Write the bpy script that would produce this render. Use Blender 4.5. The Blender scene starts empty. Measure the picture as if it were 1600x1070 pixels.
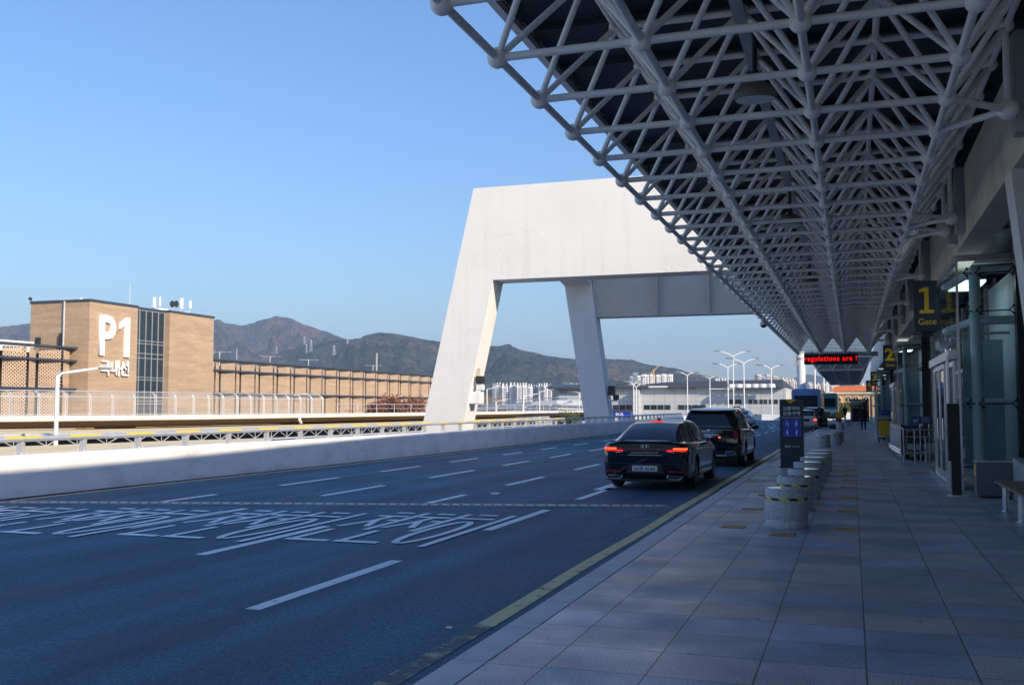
import bpy, bmesh, math, random
from mathutils import Vector, Matrix, noise
from math import radians, sin, cos, tan, pi
random.seed(7)
scene = bpy.context.scene
C = scene.collection

# ------------------------------------------------------------------ camera
CAM_H, F_PX, YAW, PITCH = 1.6, 1555.0, 0.3287, 0.0645
cam_data = bpy.data.cameras.new("camera")
cam = bpy.data.objects.new("camera", cam_data); C.objects.link(cam)
cam.location = (0, 0, CAM_H)
cam.rotation_euler = (pi / 2 + PITCH, 0, YAW)
cam_data.sensor_width = 36; cam_data.lens = F_PX / 1600 * 36
cam_data.clip_start = 0.1; cam_data.clip_end = 60000
scene.camera = cam

# ------------------------------------------------------------------ light
SUN_EL, SUN_PHI = radians(25.75), radians(30)        # PHI: from +X towards -Y
sun_dir = Vector((cos(SUN_PHI) * cos(SUN_EL), -sin(SUN_PHI) * cos(SUN_EL), sin(SUN_EL)))
sd = bpy.data.lights.new("sun", 'SUN'); sd.energy = 4.05; sd.angle = radians(0.53); sd.color = (1.0, 0.85, 0.66)
so = bpy.data.objects.new("sun", sd); C.objects.link(so)
so.rotation_euler = sun_dir.to_track_quat('Z', 'Y').to_euler()
so.location = (40, -20, 60)
world = bpy.data.worlds.new("World"); scene.world = world; world.use_nodes = True
wn = world.node_tree.nodes; wl_ = world.node_tree.links
sky = wn.new('ShaderNodeTexSky'); sky.sky_type = 'NISHITA'; sky.sun_disc = False
sky.sun_elevation = SUN_EL; sky.sun_rotation = math.atan2(sun_dir.x, sun_dir.y)
sky.air_density = 1.5; sky.dust_density = 1.0; sky.ozone_density = 3.0; sky.altitude = 10
tint = wn.new('ShaderNodeMix'); tint.data_type = 'RGBA'; tint.blend_type = 'MULTIPLY'; tint.inputs[0].default_value = 1
tint.inputs[7].default_value = (0.61, 0.795, 1.15, 1)          # camera white balance set for the warm sun: a bluer sky
wl_.new(sky.outputs[0], tint.inputs[6]); wl_.new(tint.outputs[2], wn['Background'].inputs[0])
wn['Background'].inputs[1].default_value = 0.104
scene.view_settings.view_transform = 'Standard'; scene.view_settings.look = 'None'
scene.view_settings.exposure = 0.66; scene.view_settings.gamma = 1.0
scene.cycles.max_bounces = 8; scene.cycles.transparent_max_bounces = 12
scene.cycles.diffuse_bounces = 6; scene.cycles.glossy_bounces = 4
scene.cycles.volume_bounces = 0

# ------------------------------------------------------------------ helpers: surveyed picture points -> places in the world
_fw = Vector((-sin(YAW) * cos(PITCH), cos(YAW) * cos(PITCH), sin(PITCH)))
_r = Vector((cos(YAW), sin(YAW), 0)); _u = _r.cross(_fw)
CP = Vector((0, 0, CAM_H))
def ray(x, y): return _fw + _r * ((x - 800) / F_PX) + _u * ((535 - y) / F_PX)
def gz(x, y, z=0.0): d = ray(x, y); return CP + d * ((z - CAM_H) / d.z)
def gX(x, y, X): d = ray(x, y); return CP + d * (X / d.x)
def gY(x, y, Y): d = ray(x, y); return CP + d * (Y / d.y)
def gD(x, y, D): d = ray(x, y); return CP + d * D
def project(P):
    v = Vector(P) - CP; d = v.dot(_fw)
    return 800 + F_PX * v.dot(_r) / d, 535 - F_PX * v.dot(_u) / d, d

# ------------------------------------------------------------------ helpers: meshes and objects
def wloc(o):
    v = Vector((0, 0, 0))
    while o is not None:
        v = v + Vector(o.location); o = o.parent
    return v

class MB:
    def __init__(s): s.v = []; s.f = []
    def quad(s, *p):
        n = len(s.v); s.v += [tuple(q) for q in p]; s.f.append(tuple(range(n, n + len(p)))); return s
    def box(s, x0, x1, y0, y1, z0, z1):
        n = len(s.v)
        s.v += [(x0, y0, z0), (x1, y0, z0), (x1, y1, z0), (x0, y1, z0), (x0, y0, z1), (x1, y0, z1), (x1, y1, z1), (x0, y1, z1)]
        s.f += [tuple(n + i for i in q) for q in ((3, 2, 1, 0), (4, 5, 6, 7), (0, 1, 5, 4), (1, 2, 6, 5), (2, 3, 7, 6), (3, 0, 4, 7))]
        return s
    def hexa(s, a, b):           # a, b: four corner loops (same turn)
        n = len(s.v); s.v += [tuple(q) for q in a] + [tuple(q) for q in b]
        s.f += [tuple(n + i for i in q) for q in ((3, 2, 1, 0), (4, 5, 6, 7), (0, 1, 5, 4), (1, 2, 6, 5), (2, 3, 7, 6), (3, 0, 4, 7))]
        return s
    def prism(s, poly, ax, d):   # poly: list of points, pushed by vector d
        n = len(s.v); k = len(poly); d = Vector(d)
        s.v += [tuple(p) for p in poly] + [tuple(Vector(p) + d) for p in poly]
        s.f.append(tuple(range(n + k - 1, n - 1, -1))); s.f.append(tuple(range(n + k, n + 2 * k)))
        for i in range(k):
            j = (i + 1) % k; s.f.append((n + i, n + j, n + k + j, n + k + i))
        return s
    def obox(s, c, size, rz=0.0):
        m = Matrix.Rotation(rz, 3, 'Z'); c = Vector(c); hx, hy, hz = size[0] / 2, size[1] / 2, size[2] / 2
        n = len(s.v)
        for q in ((-1, -1, -1), (1, -1, -1), (1, 1, -1), (-1, 1, -1), (-1, -1, 1), (1, -1, 1), (1, 1, 1), (-1, 1, 1)):
            s.v.append(tuple(c + m @ Vector((q[0] * hx, q[1] * hy, q[2] * hz))))
        s.f += [tuple(n + i for i in q) for q in ((3, 2, 1, 0), (4, 5, 6, 7), (0, 1, 5, 4), (1, 2, 6, 5), (2, 3, 7, 6), (3, 0, 4, 7))]
        return s
    def tube(s, p, q, r, k=8, r2=None, cap=True):
        p = Vector(p); q = Vector(q); d = (q - p)
        if d.length < 1e-9: return s
        d.normalize(); a = d.orthogonal().normalized(); b = d.cross(a); n = len(s.v); r2 = r if r2 is None else r2
        for c, rr in ((p, r), (q, r2)):
            for i in range(k):
                t = 2 * pi * i / k; s.v.append(tuple(c + a * (rr * cos(t)) + b * (rr * sin(t))))
        for i in range(k):
            j = (i + 1) % k; s.f.append((n + i, n + j, n + k + j, n + k + i))
        if cap:
            s.f.append(tuple(range(n + k - 1, n - 1, -1))); s.f.append(tuple(range(n + k, n + 2 * k)))
        return s
    def path(s, pts, r, k=8):
        for a, b in zip(pts, pts[1:]): s.tube(a, b, r, k)
        return s
    def lathe(s, c, prof, k=20, rot=None):   # prof: (radius, height) about z
        c = Vector(c); n = len(s.v)
        for (r, h) in prof:
            for i in range(k):
                t = 2 * pi * i / k; p = Vector((r * cos(t), r * sin(t), h))
                if rot: p = rot @ p
                s.v.append(tuple(c + p))
        for a in range(len(prof) - 1):
            for i in range(k):
                j = (i + 1) % k; o = n + a * k
                s.f.append((o + i, o + j, o + k + j, o + k + i))
        s.f.append(tuple(range(n + k - 1, n - 1, -1)))
        o = n + (len(prof) - 1) * k; s.f.append(tuple(range(o, o + k)))
        return s
    def sphere(s, c, r, k=10, m=6, sx=1, sy=1, sz=1):
        c = Vector(c); n = len(s.v)
        for a in range(1, m):
            ph = pi * a / m
            for i in range(k):
                t = 2 * pi * i / k
                s.v.append((c.x + sx * r * sin(ph) * cos(t), c.y + sy * r * sin(ph) * sin(t), c.z + sz * r * cos(ph)))
        s.v += [(c.x, c.y, c.z + sz * r), (c.x, c.y, c.z - sz * r)]; T = n + (m - 1) * k; B = T + 1
        for a in range(m - 2):
            for i in range(k):
                j = (i + 1) % k; s.f.append((n + a * k + i, n + (a + 1) * k + i, n + (a + 1) * k + j, n + a * k + j))
        for i in range(k):
            j = (i + 1) % k; s.f.append((T, n + i, n + j)); o = n + (m - 2) * k; s.f.append((B, o + j, o + i))
        return s
    def grid(s, rows):           # rows of points -> sheet
        n = len(s.v); w = len(rows[0])
        for r in rows: s.v += [tuple(p) for p in r]
        for a in range(len(rows) - 1):
            for i in range(w - 1):
                o = n + a * w + i; s.f.append((o, o + 1, o + w + 1, o + w))
        return s
    def xform(s, M): s.v = [tuple(M @ Vector(p)) for p in s.v]; return s
    def build(s, name, mat, parent=None, smooth=False, bevel=0.0, local=False, fix=True):
        me = bpy.data.meshes.new(name)
        off = Vector((0, 0, 0)) if (parent is None or local) else wloc(parent)
        me.from_pydata([tuple(Vector(p) - off) for p in s.v], [], s.f)
        if fix or bevel:
            bm = bmesh.new(); bm.from_mesh(me)
            if fix: bmesh.ops.recalc_face_normals(bm, faces=bm.faces)
            if bevel:
                bm.edges.ensure_lookup_table()
                ed = [e for e in bm.edges if len(e.link_faces) == 2 and e.calc_face_angle(0) > 0.5]
                bmesh.ops.bevel(bm, geom=ed, offset=bevel, segments=2, affect='EDGES', clamp_overlap=True)
            bm.to_mesh(me); bm.free()
        me.update()
        return link(name, me, mat, parent, smooth)

def link(name, me, mat, parent=None, smooth=False):
    if mat is not None: me.materials.append(mat)
    if smooth:
        me.polygons.foreach_set('use_smooth', [True] * len(me.polygons))
        if smooth != 'all':
            try: me.set_sharp_from_angle(angle=radians(40))
            except Exception: pass
    o = bpy.data.objects.new(name, me); C.objects.link(o)
    if parent is not None: o.parent = parent
    return o

def thing(name, label, cat, loc=(0, 0, 0), group=None, rz=0.0):
    o = bpy.data.objects.new(name, None); C.objects.link(o); o.location = loc; o.rotation_euler = (0, 0, rz)
    o.empty_display_size = 0.2
    o['label'] = label; o['category'] = cat
    if group: o['group'] = group
    return o
def tag(o, label, cat, group=None, kind=None):
    o['label'] = label; o['category'] = cat
    if group: o['group'] = group
    if kind: o['kind'] = kind
    return o
def struct(o, kind='structure'): o['kind'] = kind; return o
def copy_tree(o, loc=None, label=None, group=None, rz=None, parent=None):
    c = o.copy(); C.objects.link(c)
    if parent is not None: c.parent = parent
    if loc is not None: c.location = loc
    if rz is not None: c.rotation_euler = (0, 0, rz)
    if label: c['label'] = label
    if group: c['group'] = group
    for ch in list(o.children): copy_tree(ch, parent=c)
    return c

def text_mesh(body, width=None, height=None, depth=0.0, bold=0.0, spacing=1.0):
    cu = bpy.data.curves.new('lettering', 'FONT'); cu.body = body; cu.extrude = depth; cu.offset = bold; cu.resolution_u = 3
    cu.space_character = spacing
    ob = bpy.data.objects.new('lettering', cu); C.objects.link(ob)
    bpy.context.view_layer.update()
    me = bpy.data.meshes.new_from_object(ob.evaluated_get(bpy.context.evaluated_depsgraph_get()))
    bpy.data.objects.remove(ob); bpy.data.curves.remove(cu)
    xs = [v.co.x for v in me.vertices]; ys = [v.co.y for v in me.vertices]
    x0, x1, y0, y1 = min(xs), max(xs), min(ys), max(ys)
    sx = width / (x1 - x0) if width else None; sy = height / (y1 - y0) if height else None
    if sx is None: sx = sy
    if sy is None: sy = sx
    for v in me.vertices:
        v.co.x = (v.co.x - (x0 + x1) / 2) * sx; v.co.y = (v.co.y - (y0 + y1) / 2) * sy
    return me
def put_text(name, me, mat, parent, pos, M):
    """pos: centre in the world; M: 3x3 turning text plane (x right, y up) into the world"""
    off = Vector(pos) - (wloc(parent) if parent is not None else Vector((0, 0, 0)))
    me.transform(Matrix.Translation(off) @ M.to_4x4())
    return link(name, me, mat, parent)
FACE_BACK = Matrix(((1, 0, 0), (0, 0, -1), (0, 1, 0)))          # reads from -Y (towards the camera)
FACE_ROAD = Matrix(((0, 0, 1), (1, 0, 0), (0, 1, 0)))           # on a wall facing +X, reads left to right along +Y
FLAT = Matrix.Identity(3)

# ------------------------------------------------------------------ materials
def hexc(r, g, b): return (r, g, b, 1)
def new_mat(name):
    m = bpy.data.materials.new(name); m.use_nodes = True
    return m, m.node_tree.nodes, m.node_tree.links, m.node_tree.nodes['Principled BSDF']
def mat(name, col, rough=0.6, metal=0.0, var=0.12, scale=3.0, fine=0.0, fscale=60.0, bump=0.0, bscale=40.0, spec=0.5, dirt=None, dscale=0.6, damt=0.4, coat=0.0, stretch=(1, 1, 1), rvar=0.08):
    m, N, L, P = new_mat(name)
    P.inputs['Roughness'].default_value = rough; P.inputs['Metallic'].default_value = metal
    P.inputs['Specular IOR Level'].default_value = spec
    if coat: P.inputs['Coat Weight'].default_value = coat; P.inputs['Coat Roughness'].default_value = 0.03
    geo = N.new('ShaderNodeNewGeometry'); mp = N.new('ShaderNodeMapping'); mp.inputs['Scale'].default_value = stretch
    L.new(geo.outputs['Position'], mp.inputs['Vector'])
    n1 = N.new('ShaderNodeTexNoise'); n1.inputs['Scale'].default_value = scale; n1.inputs['Detail'].default_value = 5
    L.new(mp.outputs[0], n1.inputs['Vector'])
    mr = N.new('ShaderNodeMapRange'); mr.inputs[1].default_value = 0.25; mr.inputs[2].default_value = 0.75
    mr.inputs[3].default_value = 1 - var; mr.inputs[4].default_value = 1 + var
    L.new(n1.outputs[0], mr.inputs[0])
    mul = N.new('ShaderNodeMix'); mul.data_type = 'RGBA'; mul.blend_type = 'MULTIPLY'; mul.inputs[0].default_value = 1
    mul.inputs[6].default_value = (*col, 1); L.new(mr.outputs[0], mul.inputs[7])
    out = mul.outputs[2]
    if fine:
        n2 = N.new('ShaderNodeTexNoise'); n2.inputs['Scale'].default_value = fscale; n2.inputs['Detail'].default_value = 3
        L.new(mp.outputs[0], n2.inputs['Vector'])
        m2 = N.new('ShaderNodeMapRange'); m2.inputs[1].default_value = 0.3; m2.inputs[2].default_value = 0.7
        m2.inputs[3].default_value = 1 - fine; m2.inputs[4].default_value = 1 + fine; L.new(n2.outputs[0], m2.inputs[0])
        k = N.new('ShaderNodeMix'); k.data_type = 'RGBA'; k.blend_type = 'MULTIPLY'; k.inputs[0].default_value = 1
        L.new(out, k.inputs[6]); L.new(m2.outputs[0], k.inputs[7]); out = k.outputs[2]
    if dirt:
        n3 = N.new('ShaderNodeTexNoise'); n3.inputs['Scale'].default_value = dscale; n3.inputs['Detail'].default_value = 8; n3.inputs['Roughness'].default_value = 0.65
        L.new(mp.outputs[0], n3.inputs['Vector'])
        m3 = N.new('ShaderNodeMapRange'); m3.inputs[1].default_value = 0.5; m3.inputs[2].default_value = 0.72
        m3.inputs[3].default_value = 0; m3.inputs[4].default_value = damt; L.new(n3.outputs[0], m3.inputs[0])
        k = N.new('ShaderNodeMix'); k.data_type = 'RGBA'; L.new(m3.outputs[0], k.inputs[0])
        L.new(out, k.inputs[6]); k.inputs[7].default_value = (*dirt, 1); out = k.outputs[2]
    L.new(out, P.inputs['Base Color'])
    if rvar:
        m4 = N.new('ShaderNodeMapRange'); m4.inputs[1].default_value = 0.25; m4.inputs[2].default_value = 0.75
        m4.inputs[3].default_value = max(0, rough - rvar); m4.inputs[4].default_value = min(1, rough + rvar)
        L.new(n1.outputs[0], m4.inputs[0]); L.new(m4.outputs[0], P.inputs['Roughness'])
    if bump:
        nb = N.new('ShaderNodeTexNoise'); nb.inputs['Scale'].default_value = bscale; nb.inputs['Detail'].default_value = 6
        L.new(geo.outputs['Position'], nb.inputs['Vector'])
        b = N.new('ShaderNodeBump'); b.inputs['Strength'].default_value = bump; b.inputs['Distance'].default_value = 0.05
        L.new(nb.outputs[0], b.inputs['Height']); L.new(b.outputs[0], P.inputs['Normal'])
    return m
def emit(name, col, strength):
    m, N, L, P = new_mat(name)
    P.inputs['Base Color'].default_value = (*[c * 0.3 for c in col], 1); P.inputs['Emission Color'].default_value = (*col, 1)
    P.inputs['Emission Strength'].default_value = strength
    return m
def glass(name, tint, refl=0.12, trans=0.75, rough=0.02):
    """thin pane: tinted see-through with a fresnel mirror"""
    m, N, L, P = new_mat(name); N.remove(P); out = N['Material Output']
    t = N.new('ShaderNodeBsdfTransparent'); t.inputs[0].default_value = (*[c * trans for c in tint], 1)
    g = N.new('ShaderNodeBsdfGlossy'); g.inputs['Roughness'].default_value = rough; g.inputs[0].default_value = (0.9, 0.95, 1, 1)
    fr = N.new('ShaderNodeFresnel'); fr.inputs[0].default_value = 1.5
    ad = N.new('ShaderNodeMath'); ad.operation = 'ADD'; ad.use_clamp = True; ad.inputs[1].default_value = refl
    fm = N.new('ShaderNodeMath'); fm.operation = 'MULTIPLY'; fm.inputs[1].default_value = 0.32; L.new(fr.outputs[0], fm.inputs[0]); L.new(fm.outputs[0], ad.inputs[0])
    mx = N.new('ShaderNodeMixShader'); L.new(ad.outputs[0], mx.inputs[0]); L.new(t.outputs[0], mx.inputs[1]); L.new(g.outputs[0], mx.inputs[2])
    L.new(mx.outputs[0], out.inputs[0]); return m

M = {}
M['concrete'] = mat('concrete', (0.50, 0.50, 0.49), 0.85, var=0.10, scale=1.2, fine=0.06, fscale=25, dirt=(0.30, 0.29, 0.28), dscale=0.5, damt=0.35, bump=0.15, bscale=30)
M['plaster'] = mat('white_plaster', (0.80, 0.785, 0.75), 0.8, var=0.03, scale=0.6, fine=0.03, fscale=4, dirt=(0.60, 0.57, 0.52), dscale=0.35, damt=0.22, bump=0.0)
M['steel'] = mat('white_steel', (0.92, 0.91, 0.885), 0.42, var=0.08, scale=2.5, fine=0.05, fscale=30, dirt=(0.45, 0.42, 0.38), dscale=1.7, damt=0.35)
M['deck'] = mat('dark_deck', (0.022, 0.030, 0.045), 0.55, var=0.2, scale=1.5)
M['beam'] = mat('beam_concrete', (0.72, 0.67, 0.56), 0.85, var=0.12, scale=1.0, fine=0.06, fscale=20, dirt=(0.24, 0.22, 0.19), dscale=0.6, damt=0.5, bump=0.12, bscale=20)
M['navy_panel'] = mat('navy_panel', (0.05, 0.062, 0.085), 0.35, var=0.15, scale=2)
M['navy_sign'] = mat('navy_sign', (0.022, 0.035, 0.065), 0.35, var=0.06)
M['totem'] = mat('totem_paint', (0.012, 0.028, 0.045), 0.4, var=0.08)
M['yellow'] = mat('sign_yellow', (0.85, 0.52, 0.02), 0.5, var=0.03)
M['white'] = mat('white_paint', (0.80, 0.80, 0.79), 0.45, var=0.03)
M['white_letter'] = mat('white_lettering', (0.86, 0.86, 0.85), 0.45, var=0.02)
M['stainless'] = mat('stainless_steel', (0.62, 0.64, 0.66), 0.22, metal=1.0, var=0.08, scale=6)
M['alu'] = mat('aluminium_frame', (0.62, 0.63, 0.65), 0.32, metal=0.85, var=0.06, scale=5)
M['galv'] = mat('galvanised_rail', (0.56, 0.57, 0.58), 0.45, metal=0.35, var=0.1, scale=4)
M['grey_panel'] = mat('grey_panel', (0.36, 0.37, 0.38), 0.5, var=0.08, scale=1)
M['dark'] = mat('dark_metal', (0.03, 0.032, 0.036), 0.45, var=0.1)
M['black'] = mat('black_plastic', (0.012, 0.012, 0.014), 0.45, var=0.1)
M['rubber'] = mat('tyre_rubber', (0.014, 0.014, 0.015), 0.8, var=0.15, scale=8)
M['soffit'] = mat('ribbed_soffit', (0.06, 0.075, 0.10), 0.45, var=0.1)
M['teal_steel'] = mat('pale_teal_steel', (0.74, 0.82, 0.83), 0.45, var=0.06)
M['interior'] = mat('interior_wall', (0.50, 0.63, 0.66), 0.6, var=0.1)
M['granite'] = mat('granite', (0.50, 0.50, 0.505), 0.55, var=0.08, scale=3, fine=0.42, fscale=60, bump=0.2, bscale=60)
M['paint_yellow_black'] = None
M['glass'] = glass('clear_glass', (0.91, 0.975, 0.975), 0.0, 0.96)
M['door_glass'] = glass('door_glass', (0.60, 0.72, 0.80), 0.10, 0.60)
M['dark_glass'] = mat('dark_window', (0.018, 0.026, 0.038), 0.06, var=0.1, spec=0.6, rvar=0.02)
M['car_glass'] = mat('car_glass', (0.010, 0.013, 0.018), 0.04, var=0.05, spec=0.6, rvar=0.0)
M['chrome'] = mat('chrome_trim', (0.75, 0.76, 0.78), 0.12, metal=1.0, var=0.02, rvar=0.02)
M['car_black'] = mat('black_car_paint', (0.008, 0.009, 0.013), 0.10, var=0.04, coat=1.0, rvar=0.03)
M['car_white'] = mat('white_car_paint', (0.62, 0.64, 0.66), 0.28, var=0.02, coat=1.0, rvar=0.03)
M['tail_red'] = mat('red_lens', (0.30, 0.008, 0.012), 0.15, var=0.05, coat=0.6, rvar=0.02)
M['tail_on'] = emit('lit_tail_lamp', (1.0, 0.025, 0.01), 1.2)
M['tail_hot'] = emit('lit_brake_lamp', (1.0, 0.075, 0.02), 2.2)
M['rim'] = mat('alloy_rim', (0.30, 0.31, 0.33), 0.3, metal=0.9, var=0.05)
M['plate'] = mat('number_plate', (0.72, 0.75, 0.74), 0.45, var=0.02)
M['plate_text'] = mat('plate_lettering', (0.02, 0.025, 0.04), 0.5, var=0.02)
M['skin'] = mat('skin', (0.45, 0.28, 0.20), 0.55, var=0.05)
M['cloth_black'] = mat('black_cloth', (0.010, 0.010, 0.012), 0.9, var=0.2, scale=6)
M['cloth_navy'] = mat('navy_cloth', (0.02, 0.03, 0.055), 0.9, var=0.2, scale=6)
M['hair'] = mat('black_hair', (0.008, 0.007, 0.007), 0.6, var=0.1)
M['wood'] = mat('bench_slat', (0.22, 0.15, 0.10), 0.4, var=0.2, scale=6, stretch=(6, 0.6, 6))
M['fill_glow'] = emit('added_fill_glow', (0.85, 0.96, 1.0), 1.1)  # glow for the fill panel added inside the vestibules
M['led_red'] = emit('led_red', (1.0, 0.004, 0.004), 1.0)
M['led_board'] = mat('led_board', (0.010, 0.008, 0.010), 0.4, var=0.1)
# ================================================================== special ground materials
def asphalt():
    m, N, L, P = new_mat('asphalt'); g = N.new('ShaderNodeNewGeometry')
    def noi(sc, det=4, rough=0.5, vec=None):
        n = N.new('ShaderNodeTexNoise'); n.inputs['Scale'].default_value = sc; n.inputs['Detail'].default_value = det; n.inputs['Roughness'].default_value = rough
        L.new(vec or g.outputs['Position'], n.inputs['Vector']); return n.outputs[0]
    def rng(s, a, b, c, d):
        r = N.new('ShaderNodeMapRange'); r.inputs[1].default_value = a; r.inputs[2].default_value = b; r.inputs[3].default_value = c; r.inputs[4].default_value = d
        L.new(s, r.inputs[0]); return r.outputs[0]
    def mul(a, b):
        k = N.new('ShaderNodeMath'); k.operation = 'MULTIPLY'; L.new(a, k.inputs[0]); L.new(b, k.inputs[1]); return k.outputs[0]
    mp = N.new('ShaderNodeMapping'); mp.inputs['Scale'].default_value = (1.4, 0.05, 1); L.new(g.outputs['Position'], mp.inputs[0])
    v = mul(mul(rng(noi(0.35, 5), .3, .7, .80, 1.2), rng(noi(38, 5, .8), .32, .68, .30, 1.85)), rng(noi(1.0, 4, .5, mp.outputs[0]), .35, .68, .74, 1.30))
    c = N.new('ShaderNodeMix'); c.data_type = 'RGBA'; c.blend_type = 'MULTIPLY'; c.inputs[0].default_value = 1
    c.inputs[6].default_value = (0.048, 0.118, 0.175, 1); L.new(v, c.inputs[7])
    # pale scuffs beyond the drain
    mp2 = N.new('ShaderNodeMapping'); mp2.inputs['Scale'].default_value = (0.9, 0.22, 1); mp2.inputs['Rotation'].default_value = (0, 0, 0.15); L.new(g.outputs['Position'], mp2.inputs[0])
    s = rng(noi(0.9, 7, .62, mp2.outputs[0]), .55, .72, 0, .5)
    d = N.new('ShaderNodeMix'); d.data_type = 'RGBA'; L.new(s, d.inputs[0]); L.new(c.outputs[2], d.inputs[6]); d.inputs[7].default_value = (0.13, 0.125, 0.12, 1)
    L.new(d.outputs[2], P.inputs['Base Color']); P.inputs['Roughness'].default_value = 0.72; P.inputs['Specular IOR Level'].default_value = 0.35
    b = N.new('ShaderNodeBump'); b.inputs['Strength'].default_value = 0.35; b.inputs['Distance'].default_value = 0.01
    L.new(noi(140, 3, .7), b.inputs['Height']); L.new(b.outputs[0], P.inputs['Normal'])
    return m
def paving():
    m, N, L, P = new_mat('granite_paving'); g = N.new('ShaderNodeNewGeometry'); sx = N.new('ShaderNodeSeparateXYZ'); L.new(g.outputs['Position'], sx.inputs[0])
    def math_(op, a, b=None):
        k = N.new('ShaderNodeMath'); k.operation = op
        for i, q in enumerate((a, b)):
            if q is None: continue
            if isinstance(q, (int, float)): k.inputs[i].default_value = q
            else: L.new(q, k.inputs[i])
        return k.outputs[0]
    u = math_('DIVIDE', math_('SUBTRACT', sx.outputs[0], 0.05), 0.628); col = math_('FLOOR', u)
    vy = math_('DIVIDE', sx.outputs[1], 0.60)
    wn0 = N.new('ShaderNodeTexWhiteNoise'); wn0.noise_dimensions = '1D'; L.new(col, wn0.inputs['W'])
    vy = math_('ADD', vy, math_('MULTIPLY', wn0.outputs[0], 0.22)); row = math_('FLOOR', vy)
    def edge(c, w):
        f = math_('FRACT', c); a = math_('MINIMUM', f, math_('SUBTRACT', 1.0, f)); return math_('LESS_THAN', a, w)
    joint = edge(u, 0.008); jy = edge(vy, 0.009)
    cb = N.new('ShaderNodeCombineXYZ'); L.new(col, cb.inputs[0]); L.new(row, cb.inputs[1])
    w1 = N.new('ShaderNodeTexWhiteNoise'); w1.noise_dimensions = '2D'; L.new(cb.outputs[0], w1.inputs['Vector'])
    w2 = N.new('ShaderNodeTexWhiteNoise'); w2.noise_dimensions = '1D'; L.new(row, w2.inputs['W'])
    sel = math_('ADD', math_('MULTIPLY', w1.outputs[0], 0.45), math_('MULTIPLY', w2.outputs[0], 0.55))
    sel = math_('GREATER_THAN', sel, 0.56)
    ca = N.new('ShaderNodeMix'); ca.data_type = 'RGBA'; L.new(sel, ca.inputs[0]); ca.inputs[6].default_value = (0.46, 0.505, 0.565, 1); ca.inputs[7].default_value = (0.56, 0.485, 0.49, 1)
    n = N.new('ShaderNodeTexNoise'); n.inputs['Scale'].default_value = 85; n.inputs['Detail'].default_value = 4; L.new(g.outputs['Position'], n.inputs['Vector'])
    n2 = N.new('ShaderNodeTexNoise'); n2.inputs['Scale'].default_value = 1.1; n2.inputs['Detail'].default_value = 8; n2.inputs['Roughness'].default_value = .65; L.new(g.outputs['Position'], n2.inputs['Vector'])
    def rng(s, a, b, c, d):
        r = N.new('ShaderNodeMapRange'); r.inputs[1].default_value = a; r.inputs[2].default_value = b; r.inputs[3].default_value = c; r.inputs[4].default_value = d
        L.new(s, r.inputs[0]); return r.outputs[0]
    val = math_('MULTIPLY', math_('MULTIPLY', rng(n.outputs[0], .3, .7, .45, 1.55), rng(n2.outputs[0], .3, .72, 1.12, .70)), rng(w1.outputs[0], 0, 1, .80, 1.14))
    mu = N.new('ShaderNodeMix'); mu.data_type = 'RGBA'; mu.blend_type = 'MULTIPLY'; mu.inputs[0].default_value = 1; L.new(ca.outputs[2], mu.inputs[6]); L.new(val, mu.inputs[7])
    jt = N.new('ShaderNodeMix'); jt.data_type = 'RGBA'; L.new(math_('MAXIMUM', joint, math_('MULTIPLY', jy, 0.9)), jt.inputs[0]); L.new(mu.outputs[2], jt.inputs[6]); jt.inputs[7].default_value = (0.085, 0.085, 0.09, 1)
    L.new(jt.outputs[2], P.inputs['Base Color'])
    L.new(rng(n2.outputs[0], .3, .7, .30, .55), P.inputs['Roughness'])
    P.inputs['Specular IOR Level'].default_value = 0.4
    vo = N.new('ShaderNodeTexVoronoi'); vo.inputs['Scale'].default_value = 1.9; L.new(g.outputs['Position'], vo.inputs['Vector'])
    gm = N.new('ShaderNodeMix'); gm.data_type = 'RGBA'; L.new(rng(vo.outputs['Distance'], .035, .055, .7, 0), gm.inputs[0]); L.new(jt.outputs[2], gm.inputs[6]); gm.inputs[7].default_value = (.10, .10, .11, 1)
    L.new(gm.outputs[2], P.inputs['Base Color'])
    b = N.new('ShaderNodeBump'); b.inputs['Strength'].default_value = 0.4; b.inputs['Distance'].default_value = 0.006
    h = math_('SUBTRACT', math_('MULTIPLY', n.outputs[0], 0.25), math_('MAXIMUM', joint, jy)); L.new(h, b.inputs['Height']); L.new(b.outputs[0], P.inputs['Normal'])
    return m
def worn(name, col, under, amount, scale=9):
    m, N, L, P = new_mat(name); g = N.new('ShaderNodeNewGeometry')
    n = N.new('ShaderNodeTexNoise'); n.inputs['Scale'].default_value = scale; n.inputs['Detail'].default_value = 9; n.inputs['Roughness'].default_value = 0.72; L.new(g.outputs['Position'], n.inputs['Vector'])
    r = N.new('ShaderNodeMapRange'); r.inputs[1].default_value = 0.5 - amount; r.inputs[2].default_value = 0.62 - amount; L.new(n.outputs[0], r.inputs[0])
    k = N.new('ShaderNodeMix'); k.data_type = 'RGBA'; L.new(r.outputs[0], k.inputs[0]); k.inputs[6].default_value = (*under, 1); k.inputs[7].default_value = (*col, 1)
    L.new(k.outputs[2], P.inputs['Base Color']); P.inputs['Roughness'].default_value = 0.7
    return m
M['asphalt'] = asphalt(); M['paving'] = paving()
M['kerb'] = mat('granite_kerb', (0.62, 0.62, 0.63), 0.6, var=0.08, scale=2, fine=0.3, fscale=120, dirt=(0.15, 0.15, 0.15), dscale=1.2, damt=0.4)
M['road_white'] = worn('worn_white_marking', (0.95, 0.95, 0.95), (0.16, 0.19, 0.21), 0.20)
M['road_yellow'] = worn('worn_yellow_marking', (0.80, 0.66, 0.34), (0.11, 0.13, 0.14), 0.17, 5)
M['city'] = mat('city_ground', (0.45, 0.42, 0.385), 0.9, var=0.3, scale=0.02)
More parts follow.
